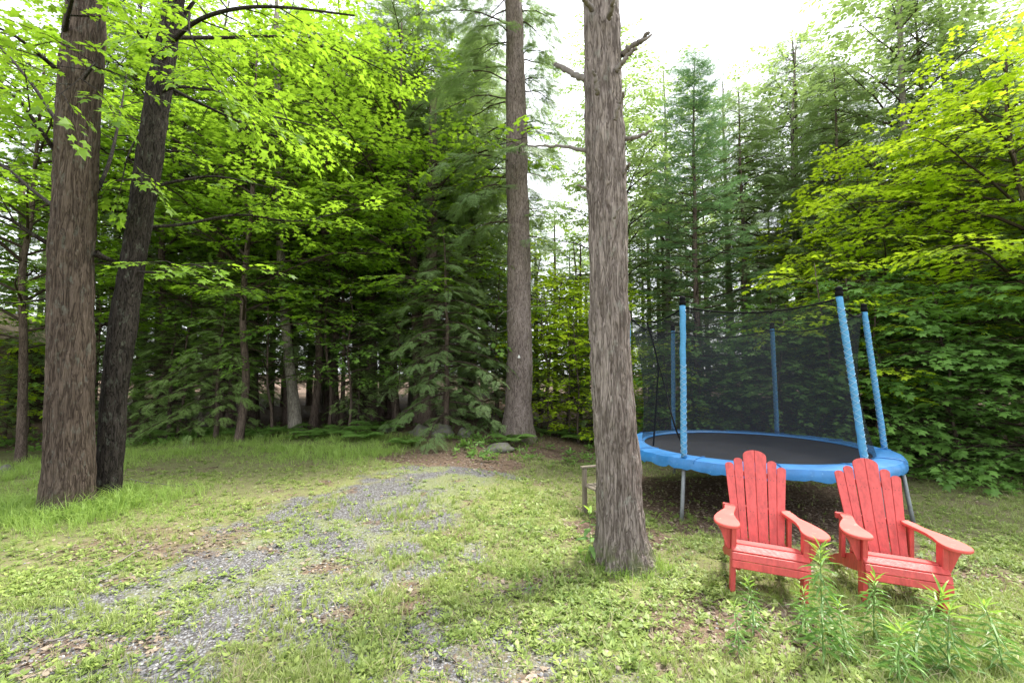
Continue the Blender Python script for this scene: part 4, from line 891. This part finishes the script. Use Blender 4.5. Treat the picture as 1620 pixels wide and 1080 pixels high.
TR = [(9.9, 13.4, 'broad hemlock behind the bright yellow-green maple, left side', 1.0), (12.8, 13.6, 'hemlock behind the right end of the trampoline thicket', 1.05), (15.8, 14.5, 'hemlock at the outer right edge of the wood', 1.1), (11.2, 17.5, 'hemlock in the second row on the right', 1.15),
      (6.3, 18.5, 'thin-topped hemlock between the fir and the broad hemlock', .95), (14.0, 19, 'hemlock in the third row on the right', 1.15), (8.9, 11.4, 'shorter dark hemlock right behind the trampoline net', .62), (11.4, 11.0, 'shorter dark hemlock behind the maple thicket', .72), (18, 18, 'hemlock far out on the right', 1.1)]
for k, (x, y, lb, s) in enumerate(TR): again((hemB, hemA)[k % 2], gp(x, y), k*2.1+.5, lb, 'tall hemlocks in the wood', s)
for x, y, lb, s, rz, src in [(-.4, 12.6, 'young hemlock hidden behind the central trunk', .9, 4, hemC), (-8.9, 11.9, 'light green young hemlock behind the twin maples', .95, 1, hemD), (-4.2, 12.6, 'light green young hemlock just right of the pale trunk', .6, 3, hemD),
      (2.6, 13.0, 'young hemlock between the big grey trunk and the fir', .8, 5, hemC), (6.4, 11.2, 'young hemlock behind the far pole of the trampoline', .85, 1, hemC), (-9.9, 12.8, 'light young hemlock beside the thick maple trunk', .8, 5, hemD)]:
    again(src, gp(x, y), rz, lb, 'young hemlocks along the edge', s)
# broadleaf trees
M['bark_far2'] = M['bark_far']
mapA = tree_obj('maple_tree', broadleaf(201, 9.5, 2.4, 3.3, 34, r0=.09, mat='maple', dens=1.2, sparse=.85), gp(-6.3, 9.6+1.0), 0, 'bright green maple with layered leaves right of the dark leaning trunk', group='green maples in the wood')
mapB = tree_obj('maple_tree', broadleaf(202, 8.0, 2.6, 2.7, 28, r0=.07, mat='maple', dens=1.2, sparse=.85), gp(-2.25, 12.4), 0, 'bright green maple left of the central hemlock trunk', group='green maples in the wood')
again(mapA, gp(-10.2, 9.6), 2, 'green maple behind the thick maple trunk', 'green maples in the wood', .95)
again(mapA, gp(-14.6, 9.6), 4, 'green maple at the left edge of the picture', 'green maples in the wood', 1.0)
again(mapB, gp(-4.9, 13.2), 1, 'slender green maple over the grassy edge left of centre', 'green maples in the wood', .95)
again(mapA, gp(-8.0, 13.0), 5, 'tall green maple behind the first row left of centre', 'green maples in the wood', 1.25)
again(mapB, gp(-12.6, 8.0), 3, 'green maple nearest the left edge, overhanging the grass', 'green maples in the wood', .9)
limeT = tree_obj('maple_tree', broadleaf(203, 9.0, 2.3, 3.9, 52, r0=.11, mat='lime', dens=1.3, spray=.58), gp(10.9, 9.3), 2.4, 'glowing yellow-green maple overhanging the thicket at the upper right')
again(limeT, gp(13.6, 8.8), .4, 'glowing yellow-green maple partly outside the right edge', None, 1.05)
sap = tree_obj('sapling', broadleaf(204, 4.3, 1.2, 1.15, 11, r0=.03, mat='lime', spray=.5, dens=.8, topR=.6), gp(6.3, 9.7), 0, 'slim lime green sapling rising behind the trampoline net', 'sapling')
again(sap, gp(7.4, 9.9), 3, 'second lime sapling, right of the slim one behind the net', None, .85)
for x, y, s, rz, lb in [(.75, 13.2, 1.0, 1, 'lime green sapling seen between the two middle trunks, left one'), (1.5, 12.4, .85, 2, 'lime green sapling just left of the big grey trunk'), (2.3, 14.6, 1.2, 4, 'taller lime green sapling behind the big grey trunk'), (1.0, 15.5, 1.3, 5, 'lime green sapling farthest back between the middle trunks'), (-12.2, 8.4, .8, 2, 'lime green sapling at the far left behind the grass'), (3.4, 10.6, .6, 0, 'low lime sapling behind the left side of the net'), (.45, 14.4, 1.15, 3, 'lime sapling touching the right side of the central trunk'), (1.6, 13.6, .7, 2, 'low lime sapling in the middle gap'), (1.9, 16, 1.5, .3, 'tallest lime sapling of the middle gap')]:
    c = again(sap, gp(x, y), rz, lb, 'lime saplings', s)
again(limeT, gp(9.3, 11.6), 1.2, 'lime maple standing farther back over the middle of the thicket', None, .88)
for x, y, s, rz, lb in [(-5.4, 14.2, 1.2, 2.2, 'green maple whose crown fills the gap above the pale trunk'), (-3.4, 13.6, 1.3, 3.1, 'high green maple behind the slender one'), (-12.0, 12.6, 1.3, .6, 'high green maple behind the thick maple trunk'), (-5.6, 12.9, 1.25, 5.5, 'high green maple above the pale leaning trunk'), (-17.5, 11.2, 1.15, 2.8, 'green maple left of the cabin'), (-9.6, 12.6, 1.3, 1.1, 'high green maple showing between the twin maple trunks'), (-7.4, 15.2, 1.5, 3.9, 'highest green maple, reaching the top edge right of the twin trunks')]:
    again(mapA, gp(x, y), rz, lb, 'green maples in the wood', s)
# maple thicket on the right
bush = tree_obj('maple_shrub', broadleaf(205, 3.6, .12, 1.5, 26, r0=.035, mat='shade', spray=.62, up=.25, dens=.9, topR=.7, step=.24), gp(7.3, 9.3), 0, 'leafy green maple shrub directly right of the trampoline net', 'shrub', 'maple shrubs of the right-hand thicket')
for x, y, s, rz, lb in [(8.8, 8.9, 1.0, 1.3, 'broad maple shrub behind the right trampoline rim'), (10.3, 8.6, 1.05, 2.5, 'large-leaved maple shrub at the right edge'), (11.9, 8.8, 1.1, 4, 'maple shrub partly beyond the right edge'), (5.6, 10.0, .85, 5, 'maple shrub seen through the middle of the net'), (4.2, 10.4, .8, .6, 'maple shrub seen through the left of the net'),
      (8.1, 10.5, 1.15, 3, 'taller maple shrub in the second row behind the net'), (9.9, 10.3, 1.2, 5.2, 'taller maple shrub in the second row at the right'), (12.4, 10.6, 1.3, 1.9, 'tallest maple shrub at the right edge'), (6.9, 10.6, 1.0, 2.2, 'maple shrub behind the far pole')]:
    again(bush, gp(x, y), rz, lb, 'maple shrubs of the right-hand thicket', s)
lb0 = tree_obj('maple_shrub', broadleaf(215, 3.8, .3, 1.15, 24, r0=.03, mat='lime', spray=.46, up=.4, dens=.8, topR=.6, step=.24, sparse=.72), gp(1.0, 12.6), 0, 'lime green leafy shrub right of the central hemlock foot', 'shrub', 'lime shrubs between the two middle trunks')
for x, y, s, rz, lb in [(1.75, 12.0, .85, 1.3, 'lime green shrub touching the left side of the big grey trunk'), (1.4, 14.6, 1.25, 2.6, 'taller lime green shrub in the gap between the middle trunks'), (2.6, 13.0, 1.15, 4.1, 'lime green shrub just right of the big grey trunk'), (.6, 15.2, 1.2, 5, 'lime green shrub farthest back in the middle gap'), (3.6, 11.3, .7, 3.3, 'low lime shrub behind the left end of the net'), (-12.9, 10.9, 1.0, 2, 'lime green shrub at the left edge below the cabin roof')]:
    again(lb0, gp(x, y), rz, lb, 'lime shrubs between the two middle trunks' if x > 0 else None, s)
us = tree_obj('sapling', broadleaf(225, 4.4, 1.1, 1.35, 15, r0=.03, mat='mid', spray=.45, up=.3, dens=.8, topR=.7, step=.26, sparse=.75), gp(-6.0, 11.5), 0, 'young understory maple just left of the pale leaning trunk', 'sapling', 'young maples at the edge of the wood')
for x, y, s, rz, lb in [(-4.25, 11.9, .95, 1.3, 'young understory maple between the pale trunk and the dark straight trunk'), (-8.6, 11.8, 1.0, 2.6, 'young understory maple behind the dark leaning maple'), (-3.0, 12.0, .8, 4.1, 'young understory maple before the thin dark trunk'), (-7.4, 12.6, 1.25, 5, 'taller young maple behind the small light hemlock'), (-10.6, 11.4, .9, 3.3, 'young understory maple between cabin and thick maple'), (-1.9, 12.2, 1.1, 2, 'young understory maple above the row of stones'), (-5.1, 12.8, 1.3, .7, 'taller young maple behind the pale leaning trunk'), (-12.9, 12.2, .62, 1.9, 'short young maple below the cabin roof at the left edge')]:
    again(us, gp(x, y), rz, lb, 'young maples at the edge of the wood', s)
# tall pale deciduous trees against the sky
tallA = tree_obj('ash_tree', broadleaf(206, 13.5, 4.0, 2.6, 40, r0=.14, mat='pale', bark='bark_pale', tpls=SPR_O, spray=.6, dens=1.1, up=.8), gp(-3.6, 16.4), 0, 'tall thin pale-leaved tree above the wood left of the central hemlock', group='tall pale deciduous trees')
for x, y, s, rz, lb in [(3.7, 15.8, 1.05, 1, 'pale airy tree behind the fir'), (6.0, 17.0, 1.0, 2, 'pale airy tree just right of the fir top'), (10.3, 16.0, 1.02, 3, 'pale airy tree above the broad hemlocks on the right'), (12.0, 13.4, 1.22, 4, 'tallest pale tree reaching the top edge at the right'), (-7.4, 17.6, 1.1, 5, 'tall pale tree far back on the left'), (-.2, 19.5, .7, 0, 'pale tree far behind the central trunk'), (-5.8, 15.0, 1.0, 2, 'tall pale tree behind the pale leaning trunk'), (8.3, 17.4, 1.0, 5, 'pale airy tree between the broad hemlocks and the fir'), (14.6, 14.6, 1.25, 1.5, 'pale airy tree behind the glowing maple'), (4.6, 19.5, 1.05, 3.3, 'pale tree seen just right of the big grey trunk'), (-10.2, 15.2, 1.1, 4.4, 'tall pale tree behind the twin maples')]:
    again(tallA, gp(x, y), rz, lb, 'tall pale deciduous trees', s)
# bare trunks seen deep in the wood
def bare(px, py, Y, Ls, label, bark='bark_far', ext=7):
    e, P, r, b = big_tree('bare_trunk_tree', Ls, Y, bark, 6, label, 26, .006, px, .2, 1.0, 5, .06, min(ext, 1.2)); w = Acc(); rg = np.random.default_rng(px)
    for k in range(9):
        w = Acc(); h = rg.uniform(1.2, 6); az = rg.uniform(0, 6.28); L_ = rg.uniform(.3, 1.1); t_ = np.linspace(0, 1, 5)[:, None]; c = np.array([np.interp(h, P[:, 2]-b[2], P[:, q]-b[q]) for q in range(2)]+[h])
        Q = c+np.array([math.cos(az), math.sin(az), 0])*L_*t_+np.array([0, 0, 1.])*L_*(.1*t_-.3*t_**2); Q[1:] += np.cumsum(rg.normal(0, .03, (4, 3)), 0); tube(w, Q, np.linspace(.012, .004, 5), 4); build('dead_branch', w, M['twig'], e)
    return e
bare(468, 680, 12.2, [(468, 682, 24), (463, 620, 18), (454, 540, 16), (446, 430, 15), (440, 250, 13), (438, 60, 11)], 'pale brown trunk leaning left behind the grassy edge', 'bark_pale')
bare(345, 680, 13, [(345, 678, 22), (347, 560, 18), (350, 400, 16), (352, 200, 13)], 'reddish brown trunk behind the small light green hemlock')
bare(590, 655, 14, [(590, 660, 20), (588, 540, 17), (586, 400, 15), (585, 300, 12)], 'dark straight trunk left of the stones')
bare(615, 655, 15, [(620, 655, 15), (622, 540, 13), (625, 400, 11), (627, 300, 9)], 'thin dark trunk just right of the dark straight one')
bare(678, 660, 12.6, [(676, 672, 30), (678, 560, 24), (682, 430, 21), (684, 250, 17), (685, 200, 14)], 'reddish double-width trunk behind the young hemlock')
bare(662, 660, 12.9, [(664, 668, 18), (660, 560, 15), (655, 430, 13), (650, 300, 10)], 'thinner trunk leaning left beside the reddish one')
bare(250, 670, 15, [(250, 668, 16), (252, 500, 13), (254, 300, 11)], 'dim trunk behind the dark leaning maple')
bare(395, 665, 17, [(398, 662, 15), (397, 500, 12), (396, 300, 10)], 'dim trunk left of the pale leaning one')
bare(520, 660, 17, [(521, 660, 17), (520, 500, 14), (519, 300, 11)], 'dim trunk right of the pale leaning one')
bare(40, 670, 14, [(40, 678, 18), (38, 500, 15), (34, 300, 12)], 'dim trunk at the left edge near the cabin')
bare(915, 640, 16, [(916, 655, 9), (917, 560, 7), (918, 440, 4)], 'slim grey trunk just left of the big grey trunk')
bare(735, 660, 14.5, [(730, 662, 12), (727, 500, 10), (722, 300, 8)], 'thin dark trunk left of the central hemlock')
# far woodland that reads as one mass
wr = np.random.default_rng(77); P_, D_, U_, S_ = [], [], [], []; wt = Acc()
for k in range(125):
    ph = wr.uniform(-1.1, 1.1); rad = wr.uniform(23, 34); x, y = rad*math.sin(ph)*1.15, rad*math.cos(ph)*.9+2
    if y < 12: y = 12+wr.uniform(0, 3)
    H = wr.uniform(13, 18)
    if 5.5 < x < 22: H *= .85
    if -1.5 < x < 6: H *= .62
    zb = gz1(x, y); tube(wt, [(x, y, zb-.2), (x, y, zb+H*.9)], [.16, .03], 7, 2, False); nn = 170
    f = .09+.91*wr.random(nn); az = wr.uniform(0, 2*PI, nn); r = 2.9*(1-f)**.7*np.sqrt(wr.uniform(.15, 1, nn)); P_.append(np.column_stack([x+r*np.cos(az), y+r*np.sin(az), zb+.4+f*(H-.4)-.1*r])); D_.append(np.column_stack([np.cos(az), np.sin(az), np.full(nn, -.1)])); U_.append(np.column_stack([wr.normal(0, .2, nn), wr.normal(0, .2, nn), np.ones(nn)])); S_.append(wr.uniform(.9, 1.7, nn)*(1-.5*f))
P_, D_, U_, S_ = map(np.concatenate, (P_, D_, U_, S_)); pk = wr.integers(0, 6, len(P_)); far = Acc(); tp = SPR_H[:3]+SPR_M[:3]
for k in range(6):
    q = pk == k; place(far, tp[k], P_[q], D_[q], U_[q], S_[q]*(1 if k < 3 else .9))
far.merge(wt); tag(build('distant_woodland', far, [M['hem'], M['twig'], M['bark_far']]), kind='stuff')
